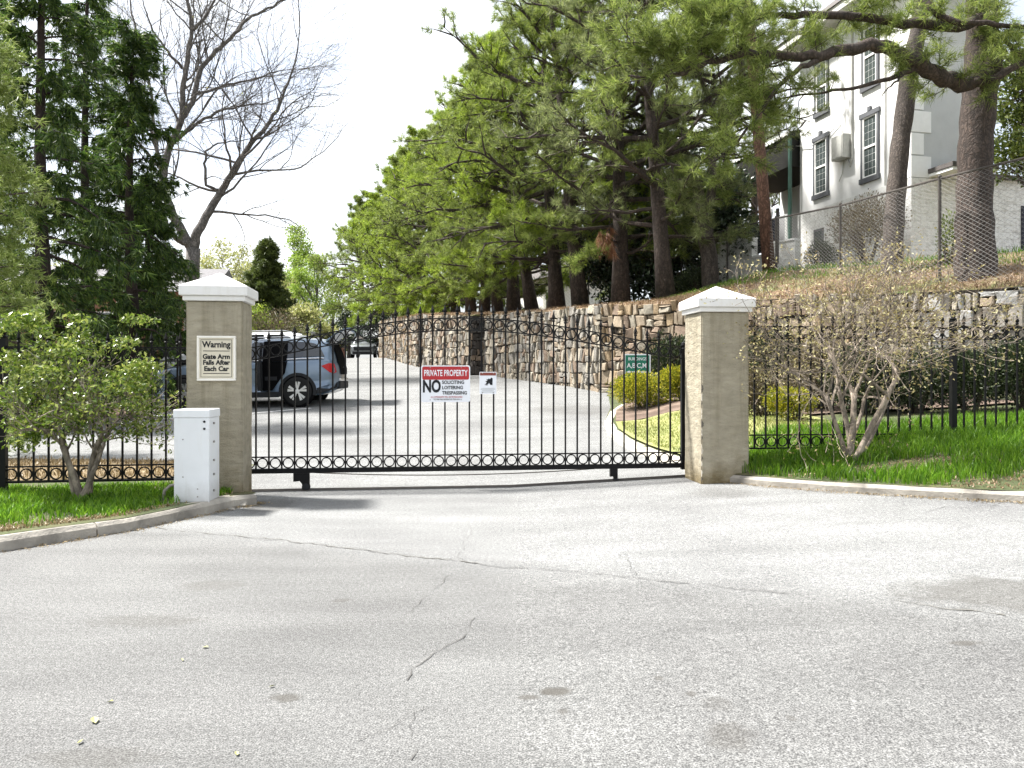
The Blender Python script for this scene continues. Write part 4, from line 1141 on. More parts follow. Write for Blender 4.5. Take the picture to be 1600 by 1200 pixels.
def panel(pts, t=0.012, mat=None):
    """thin plate from an ordered outline (list of Vectors), thickened towards +y or -y"""
    mb = MB(); n = len(pts); c = [Vector(p) for p in pts]; s = -1 if sum(p.y for p in c) < 0 else 1
    b = [p - Vector((0, s*t, 0)) for p in c]
    mb.add(c+b, [tuple(range(n)), tuple(range(2*n-1, n-1, -1))]+[(i, i+n, (i+1) % n+n, (i+1) % n) for i in range(n)]); return mb
def wheel(parent, x, y, s):
    mb = MB(); mb.lathe([(0.25, -0.115), (0.34, -0.125), (0.375, -0.10), (0.385, -0.05), (0.385, 0.05), (0.375, 0.10), (0.34, 0.125), (0.25, 0.115)], n=28, axis='Y')
    w = mb.build('wheel', M_RUBBER, parent, True, (x, y, 0.385))
    mb = MB(); mb.lathe([(0.02, -0.085), (0.245, -0.09), (0.262, -0.12), (0.262, 0.12), (0.02, 0.085)], n=28, axis='Y'); mb.build('rim_barrel', M_PLASTIC, w)
    mb = MB()
    for k in range(5):
        for da in (-0.20, 0.20):
            a0 = 2*math.pi*k/5+0.3; a1 = a0+da
            p0 = Vector((math.cos(a0+da*0.3)*0.05, s*0.118, math.sin(a0+da*0.3)*0.05)); p1 = Vector((math.cos(a1)*0.245, s*0.126, math.sin(a1)*0.245))
            d = (p1-p0).normalized(); nn = Vector((-d.z, 0, d.x))
            mb.add([p0-nn*.014, p0+nn*.014, p1+nn*.034, p1-nn*.034, p0-nn*.014-Vector((0, s*.03, 0)), p0+nn*.014-Vector((0, s*.03, 0)), p1+nn*.034-Vector((0, s*.03, 0)), p1-nn*.034-Vector((0, s*.03, 0))],
                   [(0,1,2,3),(4,7,6,5),(0,4,5,1),(1,5,6,2),(2,6,7,3),(3,7,4,0)])
    mb.lathe([(0.06, s*0.10), (0.055, s*0.128), (0.02, s*0.132)], n=14, axis='Y')
    mb.build('spokes', M_ALLOY, w)
def make_car(name, label, paint, loc, rz, ry=0.0, doors=False, hatch=False, group=None):
    o = thing(name, label, 'car', loc, rz, group); o.rotation_euler = (0, ry, rz)
    secs = []
    for (x, h, zb, zt) in LOW:
        dz = zt-zb; half = [(0, zb), (h*.86, zb), (h*.965, zb+.10*dz), (h, zb+.42*dz), (h*.995, zb+.62*dz), (h*.985, zt-.10*dz), (h*.955, zt-0.01), (h*.88, zt+.012), (h*.5, zt+.04), (0, zt+.05)]
        secs.append([(x, y, z) for y, z in half] + [(x, -y, z) for y, z in half[-2:0:-1]] + [(x, 0, zb)])
    body = loft(secs).build('body', paint, o, True); bevel(body, 0.01, 1)
    secs = []
    for x in sorted(set([a for a, _ in ROOF]+[1.3+0.12*i for i in range(30) if 1.3+0.12*i < 4.86])):
        z = roofz(x)
        b = belt(x)-0.03; top = max(z-0.05, b+0.02)
        yb, yt = hw(x)*0.955, hw(x)*0.955-0.20*(max(top-b, 0)/0.55)
        half = [(yb, b), (yt, top), (yt-0.09, z-.008), (yt*0.5, z+.018), (0, z+.025)]
        secs.append([(x, y, zz) for y, zz in half] + [(x, -y, zz) for y, zz in half[-2::-1]])
    loft(secs).build('cabin', paint, o, True)
    for s in (-1, 1):
        wins = [[(1.72, .12), (2.52, .10), (2.52, .93), (2.16, .93), (1.98, .80)], [(2.60, .10), (3.42, .10), (3.42, .93), (2.60, .93)], [(3.52, .10), (4.52, .16), (4.40, .55), (4.22, .86), (4.05, .92), (3.52, .93)]]
        for w in wins:
            xs_ = sorted(set([x for x, _ in w]+[w[0][0]+0.1*i for i in range(30) if w[0][0]+0.1*i < w[1][0]])); lo_, hi_ = [w[0], w[1]], sorted(w[2:]+([w[0]] if w[-1][0] > w[0][0] else [])+([w[1]] if w[2][0] < w[1][0] else []))
            mb = MB(); vs = []
            for x in xs_: vs += [side_pt(x, table(lo_, x), 0.010, s), side_pt(x, max(table(hi_, x), table(lo_, x)+.001), 0.010, s)]
            mb.add(vs, [(2*i, 2*i+1, 2*i+3, 2*i+2) for i in range(len(xs_)-1)]); mb.build('side_window', M_GLASS, o)
        mb = MB(); mb.tube([side_pt(1.5+0.1*i, 0.03, 0.012, s) for i in range(31)], 0.012, 5); mb.build('belt_trim', M_ALLOY, o)
        # black cladding round each wheel and along the sill
        for cx in (0.95, 3.77):
            mb = MB(); vs = []; n = 18
            for k in range(n+1):
                a = math.pi*k/n*1.16-0.25
                for (r, y) in ((0.40, 0.90), (0.40, hw(cx)+.012), (0.47, hw(cx)+.010), (0.475, hw(cx)-.04)):
                    vs.append((cx+r*math.cos(a), s*y, 0.385+r*math.sin(a)))
            mb.add(vs, [(k*4+e, k*4+e+1, k*4+5+e, k*4+4+e) for k in range(n) for e in range(3)]); mb.build('wheel_arch', M_PLASTIC, o)
            mb = MB(); mb.lathe([(0.42, s*0.80), (0.42, s*(hw(cx)+.004))], c=(cx, 0, 0.385), n=24, axis='Y'); mb.build('arch_liner', M_INTERIOR, o)
            wheel(o, cx, s*0.885, s)
        panel([Vector((x, s*(hw(x)+.012), z)) for x, z in ((1.42, .24), (3.3, .24), (3.3, .38), (1.42, .38))], 0.05).build('sill', M_PLASTIC, o)
        panel([Vector((x, s*(hw(x)+.010), z)) for x, z in ((4.24, .31), (4.66, .38), (4.88, .46), (4.90, .60), (4.66, .54), (4.26, .46))], 0.05).build('bumper_side', M_PLASTIC, o)
        # tail lamp, head lamp, mirror, handles
        panel([Vector((x, s*(hw(x)+.014), z)) for x, z in ((4.42, 1.02), (4.66, 1.09), (4.82, 1.08), (4.88, .86), (4.80, .82), (4.68, .86))], 0.05).build('tail_lamp', M_TAIL, o)
        panel([Vector((x, s*y, z)) for x, y, z in ((0.10, .80, .84), (.50, .985, .96), (.62, .99, 1.0), (.50, .97, .88), (0.09, .84, .74))], 0.08).build('head_lamp', M_LAMPCLEAR, o)
        mb = MB(); mb.box((1.78, s*1.06, 1.22), (0.16, 0.20, 0.14)); bevel(mb.build('mirror', paint, o), 0.03)
        if True:
            for hx in ((2.62,) if doors and s < 0 else (2.30, 3.22)):
                mb = MB(); mb.box((hx, s*(hw(hx)+.015), 0.98), (0.2, 0.03, 0.03)); bevel(mb.build('door_handle', paint, o), 0.008)
        mb = MB(); mb.tube([(2.2, s*0.70, 1.72), (2.4, s*0.70, 1.78), (4.0, s*0.70, 1.79), (4.3, s*0.68, 1.73)], 0.015, 6); mb.build('roof_rail', M_ALLOY, o)
    # windscreen, rear glass, grille, bumpers
    def across(rows): 
        mb = MB(); vs = []
        for (x, z, y) in rows: vs += [(x, -y, z), (x, y, z)]
        mb.add(vs, [(2*i, 2*i+1, 2*i+3, 2*i+2) for i in range(len(rows)-1)]); return mb
    across([(1.345, 1.185, .80), (1.60, 1.375, .76), (1.95, 1.60, .68)]).build('windscreen', M_GLASS, o)
    mb = MB(); mb.prism([(-.62, .56), (.62, .56), (.70, .86), (-.70, .86)], 0.06, mat=Matrix.Rotation(R(-90), 4, 'Z')); mb.build('grille', M_PLASTIC, o, loc=(-0.015, 0, 0))
    mb = MB(); mb.box((0.02, 0, .72), (0.03, 1.2, .05)); mb.build('grille_bar', M_ALLOY, o)
    mb = MB(); mb.box((0.05, 0, .40), (0.12, 1.5, .22)); bevel(mb.build('front_bumper', M_PLASTIC, o), 0.03)
    mb = MB(); mb.box((4.90, 0, .52), (0.16, 1.24, .20)); bevel(mb.build('rear_bumper', M_PLASTIC, o), 0.03)
    mb = MB(); mb.box((4.955, 0, .66), (0.09, 1.16, .08)); bevel(mb.build('bumper_step', M_ALLOY, o), 0.02)
    if hatch:
        across([(4.965, .80, .50), (4.962, .95, .52), (4.90, 1.14, .56), (4.82, 1.40, .54), (4.67, 1.64, .50)]).build('boot_opening', M_INTERIOR, o)
        rows = [(4.52, 1.70, .62), (4.80, 1.86, .64), (5.12, 1.98, .66), (5.36, 2.01, .66), (5.52, 1.93, .64), (5.58, 1.80, .60)]
        vs = []
        for (x, z, y) in rows: vs += [(x, -y, z), (x, y, z), (x-.03, -y, z-.07), (x-.03, y, z-.07)]
        fs = []
        for i in range(len(rows)-1):
            a = 4*i; fs += [(a, a+1, a+5, a+4), (a+2, a+6, a+7, a+3), (a, a+4, a+6, a+2), (a+1, a+3, a+7, a+5)]
        fs += [(0, 2, 3, 1), (4*len(rows)-4, 4*len(rows)-3, 4*len(rows)-1, 4*len(rows)-2)]
        mb = MB(); mb.add(vs, fs); mb.build('open_tailgate', paint, o)
        for s in (-1, 1):
            mb = MB(); mb.tube([(4.62, s*.60, 1.45), (5.05, s*.58, 1.90)], 0.012, 5); mb.build('gas_strut', M_PLASTIC, o)
    else:
        across([(4.66, 1.60, .60), (4.79, 1.40, .66), (4.86, 1.22, .70)]).build('rear_window', M_GLASS, o)
    if doors:
        # rear side door swung open: dark opening, and the door standing out from its front hinge
        op = [(2.90, .42), (3.14, .42), (3.26, .58), (3.46, .85), (3.52, 1.14), (2.90, 1.14)]
        panel([Vector((x, -1.022, z)) for x, z in op], 0.05).build('door_opening', M_INTERIOR, o)
        mb = MB(); vs = []
        for i in range(10): vs += [side_pt(2.90+.068*i, -.06, .03), side_pt(2.90+.068*i, .97, .02)]
        mb.add(vs, [(2*i, 2*i+1, 2*i+3, 2*i+2) for i in range(9)]); mb.build('door_opening_top', M_INTERIOR, o)
        mb = MB(); mb.box((3.12, -1.03, .72), (.30, .03, .10)); mb.build('seat_edge', M_PLASTIC, o)
        hx = 2.90; A = R(78); ca, sa = math.cos(A), math.sin(A)
        def dp(l, z, t=0.0): 
            inw = 0.0 if z < 1.15 else 0.18*(z-1.15)/.5
            return Vector((hx + l*ca + t*sa*0, -(1.0 - inw) - l*sa, z)) + Vector((sa, ca, 0))*t*-1
        out = [(0, .42), (.52, .42), (.66, .60), (.82, .86), (.84, 1.15), (0, 1.13)]
        mb = MB(); n = len(out); mb.add([dp(l, z, 0) for l, z in out]+[dp(l, z, 0.09) for l, z in out], [tuple(range(n)), tuple(range(2*n-1, n-1, -1))]+[(i, i+n, (i+1) % n+n, (i+1) % n) for i in range(n)])
        d = mb.build('open_door', M_PLASTIC, o)
        mb = MB(); mb.add([dp(l, z, 0.094) for l, z in out], [tuple(range(n))]); mb.build('door_skin', paint, d)
        wn_ = [(0.03, 1.16), (.80, 1.17), (.72, 1.60), (.05, 1.60)]
        mb = MB(); mb.tube([dp(l, z, .03) for l, z in wn_+wn_[:1]], 0.02, 5); mb.build('window_frame', M_PLASTIC, d)
        mb = MB(); mb.add([dp(l, z, 0.03) for l, z in wn_], [(0, 1, 2, 3)]); mb.build('window', M_GLASS, d)
        mb = MB(); n = 5; q = [(.05, .48), (.48, .48), (.74, .84), (.76, 1.08), (.05, 1.08)]
        mb.add([dp(l, z, -0.006) for l, z in q], [(0, 1, 2, 3, 4)]); mb.build('door_trim', M_PLASTIC, d)
    for ch in o.children:                                   # short rear overhang
        if ch.name.startswith('wheel') and not ch.name.startswith('wheel_arch'): continue
        for v in ch.data.vertices:
            if v.co.x > 4.25: v.co.x = 4.25+(v.co.x-4.25)*0.74
    return o
M_BLUEGREY = car_paint('blue_grey_paint', (0.135, 0.185, 0.25))
M_WHITECAR = car_paint('white_paint', (0.72, 0.73, 0.74), 0.0)
M_SILVERCAR = car_paint('silver_paint', (0.20, 0.215, 0.225), 0.5)
cz = ground_z(-6.9, 20.3)
make_car('parked_suv', 'blue grey SUV parked left of the drive with side door and tailgate open', M_BLUEGREY, (-9.26, 20.36, cz-0.066), R(2.5), -math.atan(0.018), True, True)
make_car('parked_suv', 'white SUV parked behind the blue grey one', M_WHITECAR, (-11.4, 25.4, ground_z(-9, 25.4)+0.06), R(2), -math.atan(0.018), False, False)
p = P(566, 561, 60)
make_car('parked_suv', 'silver SUV facing the camera far up the drive', M_SILVERCAR, (p.x, p.y, ground_z(p.x, p.y+2)-0.04), R(93), -0.03, False, False)

# ------------------------------------------------------------------ white house on the hill
HZ = 4.05
house = thing('white_house', 'white two storey house with slate window trim on the hill', 'house', (9.77, 26.05, HZ), math.atan2(-0.972, 0.236))
HL, HDp, HE = 5.1, 2.1, 8.15          # facade length, depth, eaves
mb = MB(); mb.box((HL/2, HDp/2, HE/2), (HL, HDp, HE)); mb.build('wall', M_PAINT, house)
def brick_paint():
    t = NT('painted_brick'); b = t.n('ShaderNodeTexBrick'); b.inputs['Scale'].default_value = 1.0
    b.inputs['Brick Width'].default_value = 0.4; b.inputs['Row Height'].default_value = 0.2; b.inputs['Mortar Size'].default_value = 0.012
    sx = t.n('ShaderNodeSeparateXYZ'); t.l(t.coord(), sx.inputs[0]); cb = t.n('ShaderNodeCombineXYZ')
    t.l(t.math('ADD', sx.outputs['X'], sx.outputs['Y']), cb.inputs['X']); t.l(sx.outputs['Z'], cb.inputs['Y']); t.l(cb.outputs[0], b.inputs['Vector'])
    c = t.ramp(t.noise(7, 6, 0.7), [(0.35, (0.50, 0.49, 0.46)), (0.52, (0.76, 0.76, 0.74))])
    t.base(t.mix(t.math('MULTIPLY', b.outputs['Fac'], 0.35), c, (0.42, 0.41, 0.39))); t.rough(0.9)
    t.bump(t.math('SUBTRACT', 1.0, b.outputs['Fac']), 0.5, 0.01); return t.mat
M_PBRICK = brick_paint()
mb = MB(); mb.box((HL/2, HDp/2, 1.27), (HL+0.10, HDp+0.10, 2.62)); mb.build('plinth', M_PBRICK, house)
# roof with wide eaves (hip)
e = 0.62; z = HE
mb = MB()
mb.add([(-e,-e,z),(HL+e,-e,z),(HL+e,HDp+e,z),(-e,HDp+e,z),(-e,-e,z+.22),(HL+e,-e,z+.22),(HL+e,HDp+e,z+.22),(-e,HDp+e,z+.22)], [(3,2,1,0),(0,1,5,4),(1,2,6,5),(2,3,7,6),(3,0,4,7)])
mb.build('eaves', plain('soffit_paint', (0.66, 0.65, 0.61), 0.8), house)
mb = MB(); z += .222
mb.add([(-e-.05,-e-.05,z),(HL+e+.05,-e-.05,z),(HL+e+.05,HDp+e+.05,z),(-e-.05,HDp+e+.05,z),(HL*.42,HDp/2,z+1.5),(HL*.58,HDp/2,z+1.5)], [(0,1,5,4),(1,2,5),(2,3,4,5),(3,0,4),(3,2,1,0)])
mb.build('roof', M_ROOF, house)
def house_window(x0, x1, z0, z1, cols=3, rows=4, key=True):
    w = thing_part('window', house)
    y = -0.002
    def bx(nm, a, b, c, d, t, m, yy=0.0, par=w):
        mb = MB(); mb.box(((a+b)/2, yy-t/2, (c+d)/2), (b-a, t, d-c)); return mb.build(nm, m, par)
    tr = 0.085
    bx('trim', x0-tr, x0-.001, z0, z1, .05, M_DARKTRIM, y); bx('trim', x1+.001, x1+tr, z0, z1, .05, M_DARKTRIM, y)
    bx('header', x0-tr-.04, x1+tr+.04, z1+.001, z1+.14, .065, M_DARKTRIM, y); bx('sill', x0-tr-.04, x1+tr+.04, z0-.15, z0-.001, .075, M_DARKTRIM, y)
    if key: bx('keystone', (x0+x1)/2-.06, (x0+x1)/2+.06, z1+.141, z1+.27, .075, M_DARKTRIM, y)
    f = .045
    bx('sash', x0, x0+f, z0, z1, .04, M_WHITETRIM, y); bx('sash', x1-f, x1, z0, z1, .04, M_WHITETRIM, y)
    bx('sash', x0+f, x1-f, z1-f, z1, .038, M_WHITETRIM, y); bx('sash', x0+f, x1-f, z0, z0+f, .038, M_WHITETRIM, y)
    mid = (z0+z1)/2; bx('meeting_rail', x0+f, x1-f, mid-.03, mid+.03, .038, M_WHITETRIM, y)
    for (a, b) in ((z0+f, mid-.03), (mid+.03, z1-f)):
        pw = (x1-x0-2*f)/cols; ph = (b-a)/rows
        for i in range(cols):
            for j in range(rows):
                bx('pane', x0+f+pw*i+.006, x0+f+pw*(i+1)-.006, a+ph*j+.006, a+ph*(j+1)-.006, .012, M_PANE, y)
        bx('muntin_bed', x0+f, x1-f, a, b, .008, M_WHITETRIM, y)
def thing_part(name, parent):
    return link(name, None, parent)
for (x0, x1, z0, z1) in ((0.85, 1.46, 3.05, 4.80), (3.17, 3.77, 3.02, 4.82), (0.92, 1.46, 5.72, 7.30), (3.2, 3.76, 5.75, 7.45)):
    house_window(x0, x1, z0, z1)
# basement window, meter cabinet, conduits, quoins
def hbox(nm, c, s, m, par=None):
    mb = MB(); mb.box(c, s); return mb.build(nm, m, par or house)
hbox('basement_window', (1.10, -0.062, 1.55), (0.5, 0.03, 0.72), M_DARKTRIM)
hbox('basement_pane', (1.10, -0.082, 1.55), (0.36, 0.012, 0.56), M_PANE)
M_GREYBOX = plain('grey_cabinet', (0.42, 0.42, 0.39), 0.6)
mc = hbox('meter_cabinet', (2.35, -0.16, 4.18), (0.56, 0.30, 0.74), M_GREYBOX); bevel(mc, 0.02)
hbox('cabinet_door', (2.35, -0.318, 4.18), (0.48, 0.012, 0.64), plain('grey_cabinet_door', (0.47, 0.47, 0.44), 0.55), None)
for (pts, r) in (([(2.70, -.04, 3.75), (2.70, -.04, HE)], .03), ([(4.12, -.04, 2.6), (4.12, -.04, HE)], .022), ([(2.48, -.05, 3.8), (2.62, -.05, 3.55), (2.70, -.05, 3.75)], .035),
                 ([(-.4, -.1, 5.05), (.6, -.05, 4.72), (1.5, -.05, 4.78), (2.1, -.05, 5.05), (2.35, -.08, 4.55)], .012), ([(2.35, -.06, 3.8), (2.25, -.05, 3.4), (2.1, -.05, 3.2)], .012)):
    mb = MB(); mb.tube(pts, r, 6); mb.build('conduit', M_GREYBOX, house)
M_QUOIN = plain('quoin_paint', (0.82, 0.82, 0.81), 0.8, var=0.04)
for k in range(8):
    wl = 0.62 if k % 2 == 0 else 0.38
    hbox('quoin', (HL+0.012, wl/2-0.012, 2.9+k*0.62), (0.05, wl, 0.58), M_QUOIN)
    hbox('quoin', (HL-(1.0-wl)/2+0.03, -0.012, 2.9+k*0.62), (1.0-wl, 0.05, 0.58), M_QUOIN)
hbox('side_shade_panel', (HL+0.004, HDp/2, 5.35), (0.02, HDp-0.02, 5.5), plain('shaded_house_paint', (0.50, 0.51, 0.51), 0.9, var=0.06, scale=2, bump=0.3, bscale=18))  # greyer overlay on the same paint, shade of this side put into its colour
# low wing on the right with a dark door and a small canopy
wing = hbox('wing', (HL-1.4, 4.72, 1.3), (3.0, 4.9, 2.75), M_PBRICK)
hbox('wing_roof', (HL-1.4, 4.85, 2.72), (3.4, 5.3, 0.10), M_ROOF)
dr = hbox('door', (HL+0.105, 4.05, 1.0), (0.05, 0.95, 1.95), plain('dark_blue_door', (0.02, 0.022, 0.035), 0.5)); 
hbox('door_panel', (0.03, 0, 0.35), (0.02, 0.6, 0.7), M_INK, dr)
for m_ in (dr,):
    ctr = Vector((HL+0.105, 4.05, 1.0))
    for v in m_.data.vertices: v.co -= ctr
    m_.location = ctr
hbox('canopy', (HL+0.42, 1.25, 2.78), (0.95, 1.5, 0.12), M_ROOF)
hbox('canopy_edge', (HL+0.42, 1.25, 2.67), (0.90, 1.44, 0.08), M_WHITETRIM)
# porch on the far side
hbox('porch_floor', (-1.9, 1.5, 1.45), (3.7, 3.0, 0.3), plain('porch_navy', (0.015, 0.018, 0.035), 0.6))
hbox('porch_back_wall', (-1.85, 1.72, 3.6), (3.7, 0.16, 4.2), M_PAINT)
hbox('porch_roof', (-1.9, 0.75, 5.35), (3.74, 2.2, 0.16), M_INK)
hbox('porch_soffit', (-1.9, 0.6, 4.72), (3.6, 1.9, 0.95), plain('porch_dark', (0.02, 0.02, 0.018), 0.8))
for k in range(18):
    mb = MB(); n = 8; mb.prism([(0.10*math.cos(math.pi*i/n), -0.10*math.sin(math.pi*i/n)) for i in range(n+1)] + [(-.10, .05), (.10, .05)], 0.03)
    mb.build('scallop', M_WHITETRIM, house, loc=(-3.65+k*0.205, -0.40, 5.38))
dw = hbox('porch_door', (-0.72, 1.62, 2.75), (0.95, 0.05, 2.2), M_WHITETRIM)
for i in range(2):
    for j in range(5): hbox('pane', (-0.72-.15+i*.3, 1.585, 2.05+j*.36), (.25, .02, .30), M_PANE)
for x in (-0.1, -1.75, -3.6):
    hbox('porch_post', (x, -0.32, 3.0), (0.09, 0.09, 4.7), plain('green_post', (0.02, 0.07, 0.05), 0.6))
hbox('railing_panel', (-1.5, -0.34, 2.1), (2.3, 0.06, 1.05), plain('porch_navy', (0.015, 0.018, 0.035), 0.6))
for k in range(9): hbox('baluster', (-0.2-k*0.06, -0.36, 2.2), (0.02, 0.03, 0.9), M_WHITETRIM)
for k in range(5): hbox('porch_stair', (-2.6, -0.55-k*0.28, 1.35-k*0.27), (1.4, 0.28, 0.27), plain('porch_dark', (0.02, 0.02, 0.018), 0.8))
# hanging white ring planter on the porch and green bin
pw_ = house.matrix_world
def hw_pt(x, y, z):
    a = math.atan2(-0.972, 0.236); return Vector((9.77+math.cos(a)*x-math.sin(a)*y, 26.05+math.sin(a)*x+math.cos(a)*y, HZ+z))
mb = MB(); rg = []
for k in range(15):
    a = 2*math.pi*k/14; rg.append(hw_pt(-1.25+0.20*math.cos(a), -0.42, 2.85+0.26*math.sin(a)))
mb.tube(rg, 0.05, 6, cap=False); tag(mb.build('ring_ornament', M_WHITETRIM), 'white ring hung on the dark porch railing', 'ornament')
q = hw_pt(-2.55, -0.75, 0)
gbin = thing('green_bin', 'tall green bin below the porch beside the utility pole', 'bin', (q.x, q.y, HZ+0.7))
mb = MB(); mb.lathe([(.20, 0), (.25, .1), (.28, 1.0), (.27, 1.05)], n=14); mb.build('body', M_SIGNGREEN, gbin)
mb = MB(); mb.lathe([(.29, 1.05), (.29, 1.10), (.12, 1.20)], n=14); mb.build('lid', M_SIGNGREEN, gbin)

# stepped white block wall beside the house
bw = thing('painted_block_wall', 'stepped white painted block wall left of the house', 'wall', (9.2, 25.2, 3.6), math.atan2(5.0, -3.4))
for k, (x0, x1, h) in enumerate(((-0.2, 0.9, 2.0), (0.9, 1.5, 1.62), (1.5, 3.0, 2.3), (3.0, 4.4, 1.75), (4.4, 6.4, 1.45))):
    mb = MB(); mb.box(((x0+x1)/2, 0, h/2), (x1-x0-0.004, 0.3, h)); mb.build('wall_section', M_PBRICK, bw)
    mb = MB(); mb.box(((x0+x1)/2, 0, h+0.03), (x1-x0-0.004, 0.36, 0.06)); mb.build('coping', M_QUOIN, bw)

# white low building seen between the far trunks
fb = thing('white_outbuilding', 'low white building seen between the pine trunks', 'building', (3.2, 58.0, 4.4), R(-64))
mb = MB(); mb.box((0, 0, 1.7), (11, 5, 3.6)); mb.build('wall', M_PAINT, fb)
mb = MB(); mb.add([(-6,-3,3.5),(6,-3,3.5),(6,3,3.5),(-6,3,3.5),(-6,0,5.2),(6,0,5.2)], [(0,1,5,4),(2,3,4,5),(0,4,3),(1,2,5),(3,2,1,0)]); mb.build('roof', M_ROOF, fb)
for x in (-3.6, -1.2, 1.4, 3.8):
    mb = MB(); mb.box((x, -2.53, 1.9), (0.9, 0.05, 1.3)); wv = mb.build('window', M_WHITETRIM, fb)
    mb = MB(); mb.box((x, -2.57, 1.9), (0.74, 0.03, 1.14)); mb.build('pane', M_PANE, fb)

# brick houses in the far background
M_BRICK = plain('red_brick', (0.26, 0.125, 0.09), 0.9, var=0.25, scale=14, bump=0.4)
def brick_house(label, p, w, d, h, rz, rh=1.6):
    o = thing('brick_house', label, 'house', p, rz)
    mb = MB(); mb.box((0, 0, h/2-0.5), (w, d, h+1)); mb.build('wall', M_BRICK, o)
    a, b = w/2+.4, d/2+.4
    mb = MB(); mb.add([(-a,-b,h),(a,-b,h),(a,b,h),(-a,b,h),(-a,0,h+rh),(a,0,h+rh)], [(0,1,5,4),(2,3,4,5),(0,4,3),(1,2,5),(3,2,1,0)]); mb.build('roof', plain('grey_roof', (0.16, 0.155, 0.16), 0.9, var=0.2, scale=8), o)
    for k in range(3):
        mb = MB(); mb.box((-w*.3+k*w*.3, -d/2-.02, h*.55), (1.0, .06, 1.3)); mb.build('window', M_WHITETRIM, o)
        mb = MB(); mb.box((-w*.3+k*w*.3, -d/2-.06, h*.55), (.84, .03, 1.14)); mb.build('pane', M_PANE, o)
p = P(205, 560, 40); brick_house('red brick house glimpsed behind the dark conifers', (p.x, p.y, bed_z(p.x, 36)-0.3), 9, 7, 3.6, R(8))
p = P(486, 545, 82); brick_house('small brick house with grey roof at the end of the drive', (p.x, p.y, ground_z(p.x, p.y)-.9), 7, 6, 2.5, R(12), 1.3)

# ------------------------------------------------------------------ chain link fence
CL = [Vector(p) for p in ((10.35, 9.8), (9.56, 12.8), (8.8, 15.8), (8.04, 18.8), (7.5, 21.8), (6.96, 24.8), (6.14, 27.8), (4.8, 30.4), (3.3, 33.2), (1.8, 36.0), (0.3, 38.7), (-1.2, 41.4))]
CT = [4.95, 5.12, 5.29, 5.39, 5.68, 5.92, 6.0, 6.0, 6.05, 6.15, 6.3, 6.5]
CB = [hill_at(p.x, p.y) for p in CL]
clf = thing('chain_link_fence', 'rusty chain link fence along the hill top in front of the house', 'fence')
for p, t, b in zip(CL, CT, CB):
    mb = MB(); mb.tube([(p.x, p.y, b-0.1), (p.x, p.y, t+0.02)], 0.034, 8); mb.lathe([(0.042, t), (0.042, t+.03), (0.02, t+.06)], c=(p.x, p.y, 0), n=8); mb.build('post', M_RUST, clf)
for i in range(len(CL)-1):
    a, b = CL[i], CL[i+1]
    mb = MB(); mb.tube([(a.x, a.y, CT[i]-.02), (b.x, b.y, CT[i+1]-.02)], 0.026, 7); mb.build('top_rail', M_RUST, clf)
    L = (b-a).length; mb = MB(); pitch = 0.075 if i < 5 else 0.14; n = int(L/pitch)
    off = Vector((b.y-a.y, a.x-b.x)).normalized()
    off = (off if off.dot(-a) > 0 else -off)*0.03
    vs = []; fs = []
    for k in range(n):
        s = k*pitch; base = lerp(CB[i], CB[i+1], s/L)+0.03; top = lerp(CT[i], CT[i+1], s/L)-.04
        m = max(2, int((top-base)/(pitch*0.55))); r = 0.0021
        for j in range(m+1):
            ss = s+(pitch/2 if (j+k) % 2 else -pitch/2); q = a+(b-a)*(clamp(ss, 0, L)/L)+off; zz = lerp(base, top, j/m)
            o0 = len(vs); vs += [(q.x-r*a.normalized().y, q.y, zz-r), (q.x+r, q.y, zz+r*.5), (q.x, q.y+r, zz+r)]
            if j: 
                for e_ in range(3): fs.append((o0-3+e_, o0-3+(e_+1) % 3, o0+(e_+1) % 3, o0+e_))
    mb.add(vs, fs); mb.build('wire_mesh', M_WIRE, clf)

# utility pole with street lamp
ub = P(1203, 430, 22.3); ut = P(1163, -60, 22.0)
upz = hill_at(ub.x, ub.y)
up_ = thing('utility_pole', 'leaning reddish wooden utility pole with a street lamp', 'pole', (ub.x, ub.y, upz))
tp_ = Vector((ut.x-ub.x, ut.y-ub.y, ut.z-upz))
M_POLE = bark_mat('pole_wood', (0.10, 0.05, 0.035), (0.24, 0.13, 0.09), 5, (1, 1, 0.08), 0.3)
mb = MB(); mb.tube([(0, 0, -0.2), tp_*0.35, tp_*0.7, tp_], [0.19, 0.165, 0.15, 0.14], 12); mb.build('shaft', M_POLE, up_, True)
la = tp_*0.93; lh = P(1238, 52, 21.2)-Vector((ub.x, ub.y, upz))
la = tp_*((lh.z-0.15)/tp_.z)
mb = MB(); mb.tube([la, la.lerp(lh, .5)+Vector((0, 0, .1)), lh-Vector((.3, 0, 0))], 0.03, 6); mb.build('lamp_arm', M_STEEL, up_)
mb = MB(); mb.tube([lh-Vector((.38, 0, 0)), lh-Vector((.2, 0, -.02)), lh+Vector((.15, 0, .02)), lh+Vector((.38, 0, -.01))], [.05, .12, .13, .03], 10, flat=.55); mb.build('lamp_head', M_GREYBOX, up_)
mb = MB(); mb.tube([(0.2, -.02, .3), (0.22, -.02, 1.9)], 0.05, 6); mb.build('cable_guard', M_RUST, up_)

